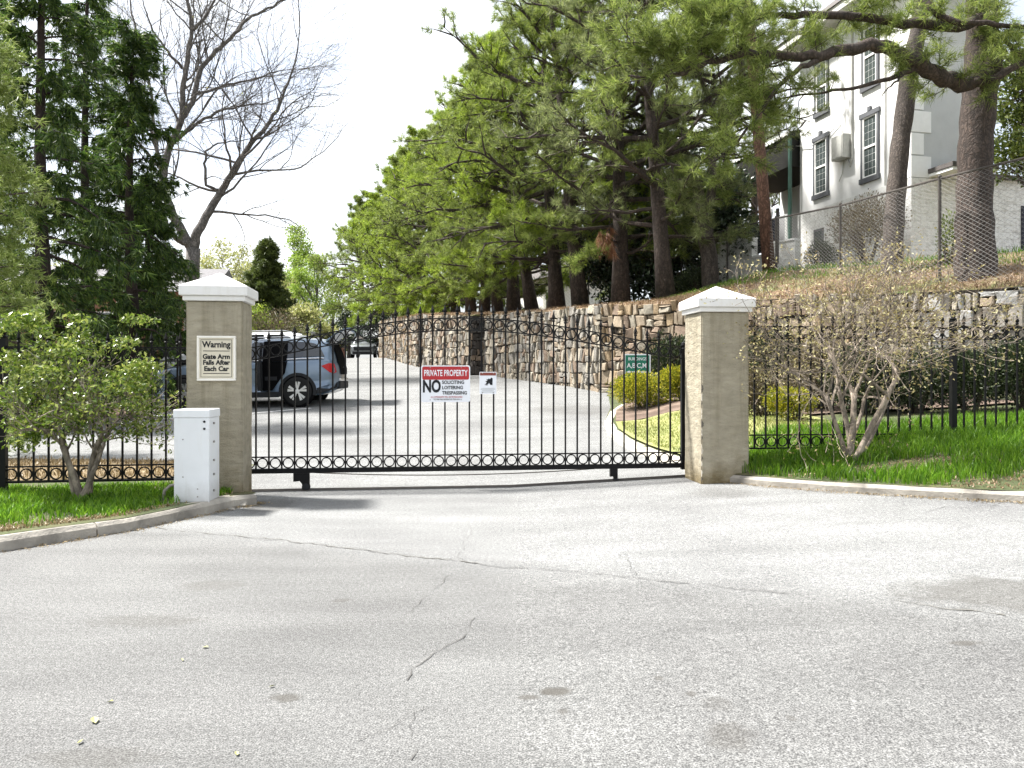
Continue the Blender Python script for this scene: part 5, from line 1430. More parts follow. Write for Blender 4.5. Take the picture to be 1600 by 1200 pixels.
# ------------------------------------------------------------------ pines along the wall
def pine_proto(seed, mat, **kw):
    tk = kw.pop('tuft', {})
    trunk, wood, tp, td = pine_data(seed, **kw)
    V, F = tufts(tp, td, **{**dict(k=26, length=0.26, width=0.016, spread=0.85), **tk})
    a = bpy.data.meshes.new('trunk'); a.from_pydata(trunk.v, [], trunk.f); a.materials.append(M_PINEBARK); a.polygons.foreach_set('use_smooth', [True]*len(a.polygons))
    b = bpy.data.meshes.new('branches'); b.from_pydata(wood.v, [], wood.f); b.materials.append(M_PINEBARK)
    c = bpy.data.meshes.new('needles'); c.from_pydata(V, [], F); c.materials.append(mat)
    return a, b, c
PROTO = [pine_proto(101, M_NEEDLE, H=11.5, h0=1.5, Rm=4.1, lean=(-0.5, 0), nlimb=50, sub=9, tw=5, droop=.03),
         pine_proto(102, M_NEEDLE_G, H=12.8, h0=2.0, Rm=4.3, lean=(-0.9, 0.2), nlimb=50, sub=9, tw=5, droop=.03),
         pine_proto(103, M_NEEDLE_Y, H=11.0, h0=1.4, Rm=4.0, lean=(-0.4, -0.2), nlimb=50, sub=9, tw=5, droop=.03),
         pine_proto(104, M_NEEDLE, H=12.2, h0=1.6, Rm=4.4, lean=(-0.7, 0.1), nlimb=50, sub=9, tw=5, droop=.03),
         pine_proto(105, M_NEEDLE, H=11.6, h0=0.7, Rm=4.2, lean=(-0.5, 0.1), nlimb=66, sub=8, tw=5, droop=.03, tuft=dict(k=18, length=.30, width=.028)),
         pine_proto(106, M_NEEDLE_Y, H=11.0, h0=0.5, Rm=4.0, lean=(-0.3, 0.1), nlimb=66, sub=8, tw=5, droop=.03, tuft=dict(k=18, length=.30, width=.028))]
def place_pine(label, x, y, k, rz, s=1.0, z=None, group='pines in a row above the stone wall', sz=1.0, tilt=0.0):
    o = thing('pine_tree', label, 'tree', (x, y, (hill_at(x, y) if z is None else z)-0.05), rz, group)
    o.scale = (s, s, s*sz)
    o.rotation_euler = (Matrix.Rotation(-tilt, 3, 'Y') @ Matrix.Rotation(rz, 3, 'Z')).to_euler()
    for nm, me in zip(('trunk', 'branches', 'crown'), PROTO[k]): link(nm, me, o)
    return o
row = [(1041, 23.4, 1, 0.3, 1.0), (970, 25.6, 0, 1.7, 1.1), (908, 28.0, 3, 0.2, 1.12), (871, 30.2, 2, 2.2, 1.15), (832, 32.6, 0, 0.6, 1.0), (803, 34.6, 2, 4.0, 1.12),
       (778, 36.8, 4, 1.1, 0.98), (757, 39.2, 0, 3.0, 1.02), (736, 41.8, 5, 5.2, 1.05), (712, 44.6, 4, 2.4, 0.98), (690, 47.6, 5, 0.9, 1.02), (668, 51, 4, 4.5, 1.0), (645, 55, 5, 1.9, 1.05), (618, 60, 4, 3.4, 1.0),
       (592, 66, 5, 0.1, 1.0), (566, 74, 4, 2.8, 1.05)]
ords = ['first', 'second', 'third', 'fourth', 'fifth', 'sixth', 'seventh', 'eighth', 'ninth', 'tenth', 'eleventh', 'twelfth', 'thirteenth', 'fourteenth', 'fifteenth', 'sixteenth']
for i, (u, D, k, rz, s) in enumerate(row):
    x = (u-800)*D/FPX
    hint = {1: 'pale green', 0: 'green', 2: 'yellow green', 3: 'green', 4: 'green', 5: 'yellow green'}[k]
    place_pine('%s needled pine, %s trunk from the right in the row above the wall' % (hint, ords[i]), x, D, k, rz, s, tilt=(.02, .03, .05, .09, .12, .05, .04)[i % 7])

# forked pale pine beside the utility pole
tr = MB(); fz = P(1112, 445, 24.2); fz.z = hill_at(fz.x, fz.y)
fork = thing('pine_tree', 'pale forked pine with a broken stub between magnolia and utility pole', 'tree', fz)
def rel(o, u, v, D): return P(u, v, D)-Vector(o.location)
tr.tube([Vector((0, 0, -.15)), rel(fork, 1108, 400, 24.2), rel(fork, 1098, 350, 24.2), rel(fork, 1093, 322, 24.2), rel(fork, 1090, 290, 24.2), rel(fork, 1086, 268, 24.2)], [.30, .26, .24, .22, .15, .12], 11)
tr.tube([rel(fork, 1098, 335, 24.2), rel(fork, 1110, 312, 24.1), rel(fork, 1114, 280, 24.1), rel(fork, 1112, 240, 24.0), rel(fork, 1128, 205, 24.0), rel(fork, 1155, 172, 23.9), rel(fork, 1160, 120, 23.9), rel(fork, 1150, 40, 23.9), rel(fork, 1150, -80, 23.9)], [.14, .15, .14, .13, .13, .11, .10, .09, .05], 10)
tr.build('trunk', M_PINEBARK_PALE, fork, True)
_, wd, tpp, tdd = pine_data(151, H=9.5, h0=4.2, Rm=3.0, nlimb=34, sub=7, tw=5)
wd.build('branches', M_PINEBARK, fork); V, F = tufts(tpp, tdd, k=24, length=0.26, width=0.016); np_obj('crown', V, F, M_NEEDLE_G, fork)

# tall pine with straight pale trunk, and the thick pine whose limbs reach across
def near_pine(label, pts, radii, seed, mat, crown_h, Rm, h_off, crown=True):
    b = P(*pts[0]); b.z = hill_at(b.x, b.y)
    o = thing('pine_tree', label, 'tree', b)
    L = [Vector((0, 0, -0.2)), Vector((0, 0, 0.05))] + [P(*q)-b for q in pts[1:]]
    mb = MB(); dense_p = []; dense_r = []
    rr = [radii[0]*1.18]+radii
    for i in range(len(L)-1):
        for k in range(5):
            t = k/5; dense_p.append(L[i].lerp(L[i+1], t)); dense_r.append(lerp(rr[i], rr[i+1], t)*(1+0.05*math.sin(i*5+k*2.3)))
    dense_p.append(L[-1]); dense_r.append(rr[-1])
    mb.tube(dense_p, dense_r, 18); mb.build('trunk', mat, o, True)
    return o, b
slim, sb_ = near_pine('slim tall pine with flaky bark in front of the white house', [(1393, 425, 17.7), (1398, 330, 17.7), (1406, 230, 17.7), (1420, 120, 17.7), (1436, 40, 17.7), (1452, -120, 17.7), (1470, -330, 17.7)], [.235, .215, .20, .20, .17, .13, .06], 1, M_PINEBARK_PALE, 0, 0, 0)
thick, tb_ = near_pine('thick trunked pine with long bare limbs at the right', [(1524, 402, 15.9), (1522, 330, 15.9), (1524, 230, 15.9), (1532, 130, 15.9), (1535, 40, 15.9), (1530, -120, 15.9), (1520, -420, 15.9)], [.41, .345, .325, .335, .30, .24, .08], 2, M_PINEBARK, 0, 0, 0)
rl = random.Random(77)
lw = MB(); tips = []
def traced(o_b, pts, r0, r1, n=7, kink=0.02, mbw=None):
    L = [P(*q)-o_b for q in pts]; dp_ = []
    for i in range(len(L)-1):
        for k in range(4): dp_.append(L[i].lerp(L[i+1], k/4)+Vector((rl.gauss(0, kink), rl.gauss(0, kink), rl.gauss(0, kink))))
    dp_.append(L[-1]); (mbw or lw).tube(dp_, taper(r0, r1, len(dp_)), n); return dp_
main = traced(tb_, [(1556, 80, 15.7), (1545, 118, 15.6), (1500, 133, 15.3), (1465, 118, 15.0), (1436, 100, 14.9), (1400, 80, 14.7), (1360, 70, 14.6), (1310, 80, 14.5), (1275, 90, 14.4), (1230, 88, 14.4), (1165, 83, 14.3), (1118, 96, 14.3), (1070, 113, 14.2), (1030, 122, 14.2), (985, 118, 14.2)], .19, .022, 10)
upper = traced(tb_, [(1555, 20, 15.8), (1500, 42, 15.3), (1430, 36, 15.0), (1370, 30, 14.9), (1300, 22, 14.8), (1240, 25, 14.7), (1180, 24, 14.7), (1130, 38, 14.6), (1080, 30, 14.6)], .12, .03, 9)
b1 = traced(tb_, [(1285, 88, 14.4), (1250, 105, 14.3), (1215, 135, 14.2), (1185, 180, 14.2), (1150, 225, 14.2), (1110, 255, 14.2)], .06, .012)
b2 = traced(tb_, [(1440, 104, 14.9), (1400, 118, 14.8), (1350, 134, 14.7), (1290, 145, 14.6), (1215, 155, 14.6)], .06, .014)
b3 = traced(tb_, [(1415, 112, 14.8), (1395, 130, 14.7), (1378, 150, 14.7)], .03, .008)
b4 = traced(tb_, [(1600, 95, 15.4), (1570, 60, 15.5), (1550, 40, 15.6), (1520, 10, 15.6)], .05, .02)
b5 = traced(tb_, [(1440, -20, 15.0), (1462, 20, 14.9), (1490, 36, 14.8), (1540, 36, 14.8), (1600, 44, 14.8), (1660, 40, 14.8)], .08, .03)
b6 = traced(tb_, [(1118, 96, 14.3), (1090, 84, 14.2), (1050, 92, 14.2), (1010, 70, 14.2), (960, 62, 14.2)], .035, .01)
b7 = traced(tb_, [(1180, 86, 14.3), (1150, 60, 14.3), (1110, 40, 14.3), (1060, 10, 14.3)], .04, .012)
b8 = traced(tb_, [(1500, 133, 15.3), (1560, 120, 15.2), (1610, 90, 15.2), (1680, 60, 15.2)], .10, .04)
tpp, tdd = [], []
def twigs(path, step, l, up=0.1, k=5, f0=0.2):
    for i in range(int(len(path)*f0), len(path)-1):
        for _ in range(step):
            b = path[i].lerp(path[i+1], rl.random()); d = Vector((rl.gauss(-.25, .7), rl.gauss(0, .7), rl.gauss(up, .6))).normalized()
            q = limb_path(b, d, l*rl.uniform(.4, 1.2), 4, rl, .22, .06); lw.tube(q, taper(.011, .004, 5), 4, cap=False)
            for j in range(k):
                t = lerp(.4, 1.0, (j+rl.random()*.6)/k)*4; ii = min(int(t), 3)
                tpp.append(q[ii].lerp(q[ii+1], min(t-ii, 1))+Vector((rl.gauss(0, .04),)*1+(rl.gauss(0, .04), rl.gauss(0, .04)))); tdd.append((q[ii+1]-q[ii]).normalized())
            for _j in range(2):
                b2_ = q[2].lerp(q[3], rl.random()); dd = (d+Vector((rl.gauss(0, .6), rl.gauss(0, .6), rl.gauss(.1, .5)))).normalized()
                e_ = limb_path(b2_, dd, l*.4, 2, rl, .2, .05); lw.tube(e_, [.006, .004, .003], 3, cap=False)
                tpp.append(e_[-1]); tdd.append((e_[-1]-e_[-2]).normalized()); tpp.append(e_[1]); tdd.append((e_[-1]-e_[-2]).normalized())
twigs(main, 1, .9, .25, 5, .55); twigs(main[8:22], 1, .55, -.1, 4, 0); twigs(upper, 2, .8, .1, 4, .12); twigs(b8, 1, .7, 0, 4, .1); twigs(b4, 2, .6, 0, 3, .1); twigs(b1, 2, .8, 0.0, 5, .3); twigs(b2, 1, .6, .1, 3, .7); twigs(b6, 3, .8, .2, 5, .2); twigs(b7, 3, .9, .2, 5, .2); twigs(b5, 1, .6, .2, 2, .5)
lw.build('limbs', M_PINEBARK, thick, True)
_, wd, t2, d2 = pine_data(161, H=13.5, h0=9.0, Rm=4.2, nlimb=36, sub=7, tw=5)
wd.build('branches', M_PINEBARK, thick)
V, F = tufts(np.concatenate([np.array([tuple(p) for p in tpp]), t2]), np.concatenate([np.array([tuple(p) for p in tdd]), d2]), k=24, length=0.23, width=0.011)
np_obj('crown', V, F, M_NEEDLE, thick)
_, wd, t2, d2 = pine_data(162, H=13.0, h0=7.2, Rm=3.2, nlimb=30, sub=7, tw=5)
wd.build('branches', M_PINEBARK, slim); V, F = tufts(t2, d2, k=17, length=0.25, width=0.02); np_obj('crown', V, F, M_NEEDLE_G, slim)
# hanging clump of dead needles
dc = P(950, 380, 24.6)
dcl = thing('dead_branch', 'hanging branch of rust brown dead needles in front of the magnolia', 'branch', dc)
mb = MB(); mb.tube([(0.1, .2, 1.6), (0.1, .1, .9), (0, 0, .2)], [.03, .02, .01], 5); dpts = []; dd = []
for k in range(9):
    a = rl.uniform(0, 6.28); e_ = Vector((rl.gauss(0, .28), rl.gauss(0, .2), rl.uniform(-.35, .5)))
    mb.tube([(0.1*.5, .05, .5), e_*.6+Vector((0, 0, .2)), e_], [.012, .008, .004], 4)
    for j in range(5): dpts.append(tuple(e_+Vector((rl.gauss(0, .06), rl.gauss(0, .06), rl.gauss(0, .09))))); dd.append((rl.gauss(0, .3), rl.gauss(0, .3), -1))
mb.build('twigs', M_PINEBARK, dcl); V, F = tufts(dpts, dd, k=26, length=.34, width=.02, spread=.45); np_obj('needles', V, F, M_DEADNEEDLE, dcl)

# ------------------------------------------------------------------ broadleaf trees
def leafy_tree(name, label, loc, H, lobes, n, leaf, mat, seed, cat='tree', trunk_r=0.15, group=None, bark=None, depth=3, shell=0.5):
    o = thing(name, label, cat, loc, 0, group); rnd = random.Random(seed); mb = MB(); tips_ = []
    top = max(l[2] for l in lobes)
    mb.tube([(0, 0, -.2), (0.05, 0, top*.3), (0, .05, top*.65)], [trunk_r*1.2, trunk_r*.9, trunk_r*.6], 9)
    mb.build('trunk', bark or M_BARK, o, True)
    bm_ = MB()
    for (cx, cy, cz_, a, b, c) in lobes:
        st = Vector((0, 0, min(top*.55, cz_*.6))); en = Vector((cx, cy, cz_))
        bm_.tube([st, st.lerp(en, .5)+Vector((0, 0, .15)), en], [trunk_r*.4, trunk_r*.25, trunk_r*.08], 5)
        for _ in range(8):
            e2 = en+Vector((rnd.gauss(0, a*.55), rnd.gauss(0, b*.55), rnd.gauss(0, c*.5))); bm_.tube([st.lerp(en, rnd.uniform(.5, 1)), e2], [trunk_r*.1, .006], 4)
    bm_.build('branches', bark or M_BARK, o)
    pts = lobes_points(lobes, n, seed, shell); V, F = leaves(pts, leaf, .55); np_obj('crown', V, F, mat, o)
    return o
def rand_lobes(rnd, n, w, d, z0, z1, r):
    out = []
    for _ in range(n):
        a = rnd.uniform(0, 6.28); q = math.sqrt(rnd.random()); t = rnd.random()
        k = math.sin(math.pi*lerp(.18, .95, t))
        out.append((math.cos(a)*q*w/2*k, math.sin(a)*q*d/2*k, lerp(z0, z1, t), r*rnd.uniform(.7, 1.25), r*rnd.uniform(.7, 1.25), r*rnd.uniform(.6, 1.0)))
    return out
rn = random.Random(5)
q = P(1045, 470, 28.5)
leafy_tree('magnolia_tree', 'dark glossy evergreen magnolia behind the pine trunks', (q.x, q.y, hill_at(q.x, q.y)), 6, rand_lobes(rn, 26, 5.6, 3.0, 0.9, 6.0, 1.15), 15000, .17, M_MAGNOLIA, 31, trunk_r=.22)
q = P(1130, 440, 27.8)
leafy_tree('magnolia_tree', 'dark evergreen bush tree beside the house porch', (q.x, q.y, hill_at(q.x, q.y)), 5, rand_lobes(rn, 14, 2.6, 2.2, 0.8, 4.4, .9), 8000, .15, M_MAGNOLIA, 32, trunk_r=.16)
q = P(955, 480, 29.5)
leafy_tree('holly_tree', 'dark holly thicket between the pine trunks above the wall', (q.x, q.y, hill_at(q.x, q.y)), 4, rand_lobes(rn, 16, 3.4, 2.0, 0.5, 4.6, .9), 9000, .14, M_MAGNOLIA, 33, trunk_r=.12)
q = P(1590, 300, 18.5); q.z = 3.9
leafy_tree('evergreen_tree', 'bright green broadleaf evergreen right of the thick pine', (q.x+.35, q.y, q.z), 4, rand_lobes(rn, 16, 2.3, 2.2, 2.3, 4.9, .8), 9000, .12, M_BRIGHTSHRUB, 34, trunk_r=.12)
# far trees beyond the drive
far = [('pale_tree', 'hazy pale yellow green tree above the left pillar', 352, 440, 78, 7.0, 12.5, M_SPRINGPALE, 7000, .24, 41, .68),
       ('spring_tree', 'bright green spring tree left of the pine row', 460, 440, 88, 5.6, 16.0, M_SPRING, 5200, .26, 42, .72),
       ('spring_tree', 'small fresh green tree at the foot of the pine row', 495, 460, 80, 4.5, 11.5, M_SPRING, 4600, .24, 43, .66),
       ('pale_tree', 'pale leafing tree between the dark conifer and the pines', 450, 480, 84, 5.5, 10.0, M_SPRINGPALE, 3200, .24, 44, .6),
       ('pale_tree', 'pale leafing tree just right of the bare tree trunk', 322, 470, 70, 5.0, 9.5, M_SPRINGPALE, 3200, .22, 45, .6),
       ('hedge_tree', 'low green hedge tree behind the white SUV', 405, 520, 60, 5.2, 4.0, M_NEEDLE_Y, 4200, .16, 46, .35),
       ('hedge_tree', 'dark evergreen clump at the foot of the far pines', 600, 500, 62, 3.0, 4.2, M_MAGNOLIA, 5000, .16, 47, .3),
       ('hedge_tree', 'dark evergreen clump behind the silver SUV', 545, 525, 72, 4.2, 4.2, M_MAGNOLIA, 4000, .18, 48, .3)]
for (nm, lb, u, v, D, w, h, mt, n, lf, sd, f0) in far:
    x = (u-800)*D/FPX; z = ground_z(x, D)
    leafy_tree(nm, lb, (x, D, z), h, rand_lobes(random.Random(sd), 18, w*1.1, w*1.1, h*f0*.55+.4, h*.92, w*.22), n, lf, mt, sd, trunk_r=.18, bark=M_BARE, shell=.25)
for k, (u, D, h, w, mt, lbl) in enumerate(((330, 92, 12, 9, M_SPRINGPALE, 'wide pale tree behind the bare tree fork'), (375, 88, 11.5, 8, M_SPRINGPALE, 'wide pale tree between left pillar and small conifer'), (440, 96, 11.5, 8, M_SPRINGPALE, 'pale thin tree right behind the small dark conifer'),
                                                (478, 100, 14, 8, M_SPRING, 'tall green tree beyond the pale trees'), (520, 92, 11, 8, M_NEEDLE, 'deep green tree at the far end of the pine row'), (300, 84, 9.5, 8, M_HEDGE, 'olive tree low behind the bare tree trunk'), (470, 70, 5.0, 6, M_SPRINGPALE, 'low pale thicket right of the small conifer'))):
    x = (u-800)*D/FPX
    leafy_tree('background_tree', lbl, (x, D, ground_z(x, D)), h, rand_lobes(random.Random(80+k), 20, w, w*.8, 1.0, h*.9, w*.2), 4600, .26, mt, 80+k, trunk_r=.18, bark=M_BARE, shell=.2)
for k, (u, D, h, mt) in enumerate(((250, 95, 9, M_SPRINGPALE), (180, 90, 10, M_HEDGE), (90, 85, 11, M_SPRINGPALE), (10, 80, 11, M_HEDGE), (395, 100, 8, M_SPRINGPALE), (430, 105, 7, M_SPRING))):
    x = (u-800)*D/FPX
    leafy_tree('background_tree', ['pale distant tree far behind the left pillar', 'olive distant tree behind the dark conifers', 'pale distant tree behind the tallest dark conifer', 'olive distant tree at the left edge', 'hazy distant tree behind the small dark conifer', 'fresh green distant tree beyond the drive end'][k],
               (x, D, ground_z(x, D)), h, rand_lobes(random.Random(60+k), 16, 8, 6, 1.5, h*.9, 1.9), 3500, .34, mt, 60+k, trunk_r=.2, bark=M_BARE, shell=.3)
# more pines and a house-top grove behind, so the hill does not end in open sky
for k, (u, D, s) in enumerate(((1080, 40, 1.05), (1180, 44, 1.1), (960, 46, 1.0), (860, 52, 1.05))):
    x = (u-800)*D/FPX
    place_pine(['pine standing far back behind the magnolia', 'pine standing far back behind the porch', 'pine far back between the row and the magnolia', 'pine far back behind the middle of the row'][k], x, D, k % 4, k*1.3, s, z=5.2, group='pines behind the hill')

# ------------------------------------------------------------------ dark conifers on the left
def cedar(label, x, y, seed, mat, H, Rm, h0=.8, nl=80, dens=1.0, name='cedar_tree', tk=None, bark=None, z=None, cone=False):
    trunk, wood, tp, td = cedar_data(seed, H=H, h0=h0, Rm=Rm, nlimb=nl, dens=dens, cone=cone)
    o = thing(name, label, 'tree', (x, y, bed_z(x, y) if z is None else z))
    trunk.build('trunk', bark or M_REDBARK, o, True); wood.build('branches', bark or M_REDBARK, o)
    V, F = tufts(tp, td, **(tk or dict(k=13, length=.24, width=.035, spread=.7, droop=.25))); np_obj('crown', V, F, mat, o)
    return o
def at_u(u, D): return ((u-800)*D/FPX, D)
cedar('tall dark conifer with the trunk in clear view at the left', *at_u(66, 16.6), 201, M_CEDAR, 11.5, 2.2, 1.6, 62)
cedar('dark conifer nearest the bare tree', *at_u(205, 20.5), 202, M_CEDAR, 9.8, 1.95, .5, 66)
cedar('dark conifer between the two tall conifer trunks', *at_u(135, 22.5), 203, M_CEDAR, 12.5, 2.5, .6, 62)
cedar('low dark conifer behind the left pillar and the SUV', *at_u(232, 25.5), 204, M_CEDAR, 6.6, 1.9, .3, 70)
cedar('dark conifer cut by the left edge of the view', *at_u(-25, 21), 205, M_CEDAR, 12.0, 2.3, .8, 60)
cedar('small dark upright conifer at the end of the drive', *at_u(415, 62), 206, leaf_mat('juniper', (.035, .055, .012), (.075, .105, .022), (.14, .17, .04), .35), 9.4, 3.7, .1, 120, 1.2, tk=dict(k=12, length=.40, width=.085, spread=.8), z=ground_z(-19, 62), cone=True)
cedar('feathery light green conifer reaching in at the left edge', -7.9, 11.2, 207, M_HEMLOCK, 6.2, 1.55, .5, 62, 1.3, 'hemlock_tree', dict(k=15, length=.13, width=.014, spread=.9), M_BARK, z=.12)

# ------------------------------------------------------------------ bare deciduous tree
D = 31.0
bt = P(300, 520, D); bt.z = ground_z(bt.x, D)+.1
bare = thing('bare_tree', 'large bare forked deciduous tree behind the left pillar', 'tree', bt)
rb = random.Random(12); tw_ = MB(); tm = MB(); tps = []
def bpath(pts, r0, r1, kids, length, dep=3):
    L = [P(u, v, D+dd)-bt for u, v, dd in pts]; dp_ = []
    for i in range(len(L)-1):
        for k in range(4): dp_.append(L[i].lerp(L[i+1], k/4)+Vector((rb.gauss(0, .02), rb.gauss(0, .02), rb.gauss(0, .02))))
    dp_.append(L[-1]); rr = taper(r0, r1, len(dp_)); tm.tube(dp_, rr, 9)
    n = len(dp_)
    for k in range(kids):
        i = int(lerp(n*.25, n-2, (k+rb.random())/kids)); d0 = (dp_[i+1]-dp_[i]).normalized()
        sx = rb.choice((-1, 1)); d = (d0*.55+Vector((rb.gauss(.12, .75), rb.gauss(0, .55), rb.gauss(.25, .45)))).normalized()
        branch_rec(tw_, dp_[i], d, length*rb.uniform(.7, 1.3), clamp(rr[i]*.45, .014, .06), dep, rb, tps, .62, .03, 5, (2, 3), .13, (.55, .8), .0060)
    branch_rec(tw_, dp_[-1], (dp_[-1]-dp_[-2]).normalized(), length, r1*.9, dep, rb, tps, .5, .03, 5, (1, 3), .12, (.55, .8), .007)
tm.tube([Vector((0, 0, -.2)), P(300, 470, D)-bt, P(301, 420, D)-bt, P(302, 388, D)-bt], [.36, .29, .27, .27], 12)
bpath([(302, 392, 0), (308, 362, 0), (325, 330, .2), (345, 300, .4), (368, 262, .5), (385, 232, .6), (410, 205, .7), (432, 172, .8), (450, 130, .9)], .20, .05, 16, 2.3)
bpath([(300, 392, 0), (285, 362, -.2), (268, 330, -.3), (256, 300, -.4), (255, 262, -.5), (265, 228, -.5), (284, 188, -.5), (285, 140, -.6), (292, 95, -.6), (300, 48, -.7), (292, 0, -.8), (288, -50, -.8)], .20, .05, 14, 2.4)
bpath([(266, 226, -.5), (285, 210, -.2), (310, 190, 0), (345, 172, .2), (380, 165, .3), (420, 160, .5)], .09, .025, 12, 1.7)
bpath([(284, 186, -.5), (300, 160, -.4), (312, 110, -.3), (330, 88, -.2), (360, 60, 0), (385, 30, .1), (420, 12, .3), (445, 0, .4)], .12, .035, 13, 1.9)
bpath([(300, 150, -.4), (330, 140, 0), (365, 130, .3), (400, 122, .4), (440, 110, .6)], .07, .02, 10, 1.7)
bpath([(300, 48, -.7), (320, 30, -.6), (335, 0, -.6), (345, -40, -.5)], .07, .03, 5, 1.6)
bpath([(296, 385, 0), (275, 372, -.6), (262, 355, -1), (250, 320, -1.2), (252, 280, -1.4), (244, 220, -1.4), (238, 150, -1.5), (225, 90, -1.6), (205, 20, -1.8)], .11, .035, 13, 2.0)
bpath([(285, 105, -.6), (262, 80, -.8), (240, 50, -1), (225, 10, -1.2)], .06, .025, 6, 1.5)
bpath([(345, 298, .4), (322, 290, 0), (320, 255, -.2), (322, 235, -.3), (345, 222, -.2), (375, 220, 0)], .07, .02, 5, 1.2)
tm.build('trunk', M_BARE, bare, True); tw_.build('branches', M_BARE, bare)
bp = np.array([tuple(p) for p, _ in tps]); sel = rng.random(len(bp)) < .10
V, F = leaves(bp[sel], .075, .5); tag(np_obj('buds', V, F, M_SPRINGPALE, bare), kind='stuff')

# ------------------------------------------------------------------ shrubs in front of the fences
def stem_shrub(label, loc, stems, depth, kids, spread, L0, seed, wood, leafmat, nleaf, leafsize, off, lobes=None, nl2=0, r0=.03, shrink=(.55, .8), lift=.05, name='flowering_shrub'):
    o = thing(name, label, 'shrub', loc); rnd = random.Random(seed); mb = MB(); tp = []
    base = MB()
    for (dx, dy, dz, l, r) in stems:
        pts = limb_path((rnd.gauss(0, .03), rnd.gauss(0, .03), -.05), (dx, dy, dz), l, 6, rnd, .09, .02)
        base.tube(pts, taper(r, r*.62, 7), 9)
        for k in range(3):
            d = ((pts[-1]-pts[-2]).normalized()+Vector((rnd.gauss(0, spread), rnd.gauss(0, spread), rnd.gauss(.0, spread*.5)))).normalized()
            branch_rec(mb, pts[-1-(k == 2)], d, L0*rnd.uniform(.8, 1.2), r*.5, depth, rnd, tp, spread, lift, 4, kids, .17, shrink, .0028)
    base.build('stems', wood, o, True); mb.build('twigs', wood, o)
    pts = np.array([tuple(p) for p, _ in tp]); pts = np.repeat(pts, max(1, nleaf), 0)+rng.normal(size=(len(pts)*max(1, nleaf), 3))*off
    if lobes: pts = np.concatenate([pts, lobes_points(lobes, nl2, seed, .5)])
    V, F = leaves(pts, leafsize, .5); np_obj('crown', V, F, leafmat, o)
    return o
lb_ = P(128, 765, 7.15); lb_.z = left_z(lb_.x, lb_.y)
rnl = random.Random(9)
lobes = []
for _ in range(44):
    zz = rnl.uniform(.62, 1.80); wx = .86*math.sin(math.pi*clamp((zz-.25)/1.75, .12, .97))**.6
    lobes.append((rnl.uniform(-wx*1.05, wx*.74), rnl.uniform(-.4, .4), zz, rnl.uniform(.09, .20), rnl.uniform(.09, .18), rnl.uniform(.05, .12)))
lobes += [(-.62, .1, .55, .16, .16, .12), (-.75, .1, .95, .2, .2, .16), (.56, 0, 1.05, .16, .15, .10), (-.38, .0, .62, .2, .15, .14)]
stem_shrub('leafy glossy evergreen shrub in front of the left fence', lb_, [(-.42, .05, 1, .62, .026), (-.1, -.1, 1, .58, .036), (.08, .1, 1, .6, .033), (.3, -.05, 1, .6, .026), (.16, .2, 1, .62, .022), (-.25, .2, 1, .6, .02)],
           3, (2, 3), .62, .36, 301, M_MYRTLE, M_CAMELLIA, 2, .045, .06, lobes, 6200)
rb_ = P(1328, 706, 8.15); rb_.z = right_z(rb_.x, rb_.y)-.02
rnl = random.Random(19)
stem_shrub('mostly bare multi stemmed shrub with pale buds in front of the right fence', rb_, [(-.42, .05, 1, .85, .028), (-.10, -.1, 1, .80, .042), (.10, .12, 1, .90, .034), (.62, -.05, 1, 1.05, .038), (.85, .1, .95, .95, .028), (.34, .2, 1, .95, .026), (-.25, .25, 1, .85, .022)],
           4, (2, 2), .66, .60, 302, M_TWIG, M_BUDS, 2, .034, .04, None, 0, shrink=(.62, .86), lift=.02)

# ------------------------------------------------------------------ hedges and bushes
def ground_under(x, y): return right_blend(x, y)
def bush(name, label, u, v, D, w, h, mat, n, leaf, seed, d=None, z=None, group=None, lobes=7):
    x = (u-800)*D/FPX
    return shrub(name, label, (x, D, (ground_under(x, D) if z is None else z)-.02), w, h, d or w*.8, mat, n, leaf, seed, group=group, lobes=lobes)
bush('golden_shrub', 'round golden green shrub under the green sign', 1004, 645, 16.6, 1.55, .86, M_GOLD, 11000, .045, 401, lobes=11)
bush('golden_shrub', 'bright golden shrub against the right pillar', 1066, 645, 16.4, 1.0, .85, M_GOLD, 8000, .045, 402, lobes=9)
bush('golden_shrub', 'low golden shrub behind the fence right of the pillar', 1238, 660, 11.2, .72, .55, M_GOLD, 6500, .035, 403, lobes=9)
bush('hedge_shrub', 'olive shrub just behind the right pillar edge', 1190, 640, 12.2, .9, .85, M_HEDGEBROWN, 5000, .045, 404)
bush('hedge_shrub', 'dark evergreen bush behind the green sign', 1042, 600, 18.9, 1.5, 1.75, M_HEDGE, 5200, .075, 405)
bush('hedge_shrub', 'dark evergreen bush between pillar and bare shrub', 1205, 600, 13.8, 1.3, 1.55, M_HEDGE, 5200, .06, 406)
hed = [(1278, 12.6, 1.5, 1.35, M_HEDGEBROWN, 'olive brown winter hedge bush left of the bare shrub stems'), (1345, 11.8, 1.45, 1.15, M_HEDGE, 'dark hedge bush directly behind the bare shrub stems'), (1432, 11.6, 1.5, 1.15, M_HEDGE, 'dark hedge bush left of the right fence post'),
       (1515, 11.4, 1.45, 1.1, M_HEDGE, 'dark hedge bush behind the right fence post'), (1600, 11.3, 1.5, 1.15, M_HEDGE, 'dense dark hedge bush at the right edge of the view'), (1690, 11.3, 1.4, 1.15, M_HEDGE, 'dark hedge bush cut by the right frame edge')]
for k, (u, D_, w, h, mt, lbl) in enumerate(hed):
    bush('hedge_shrub', lbl, u, 0, D_, w, h, mt, 9500, .045, 410+k, group='hedge behind the right fence')
x, y = at_u(1362, 19.6); shrub('round_shrub', 'large rounded brown shrub against the white house', (x+.15, y+.6, hill_at(x, y)-.05), 2.0, 2.0, 1.7, M_HEDGEBROWN, 9000, .055, 431, lobes=9)
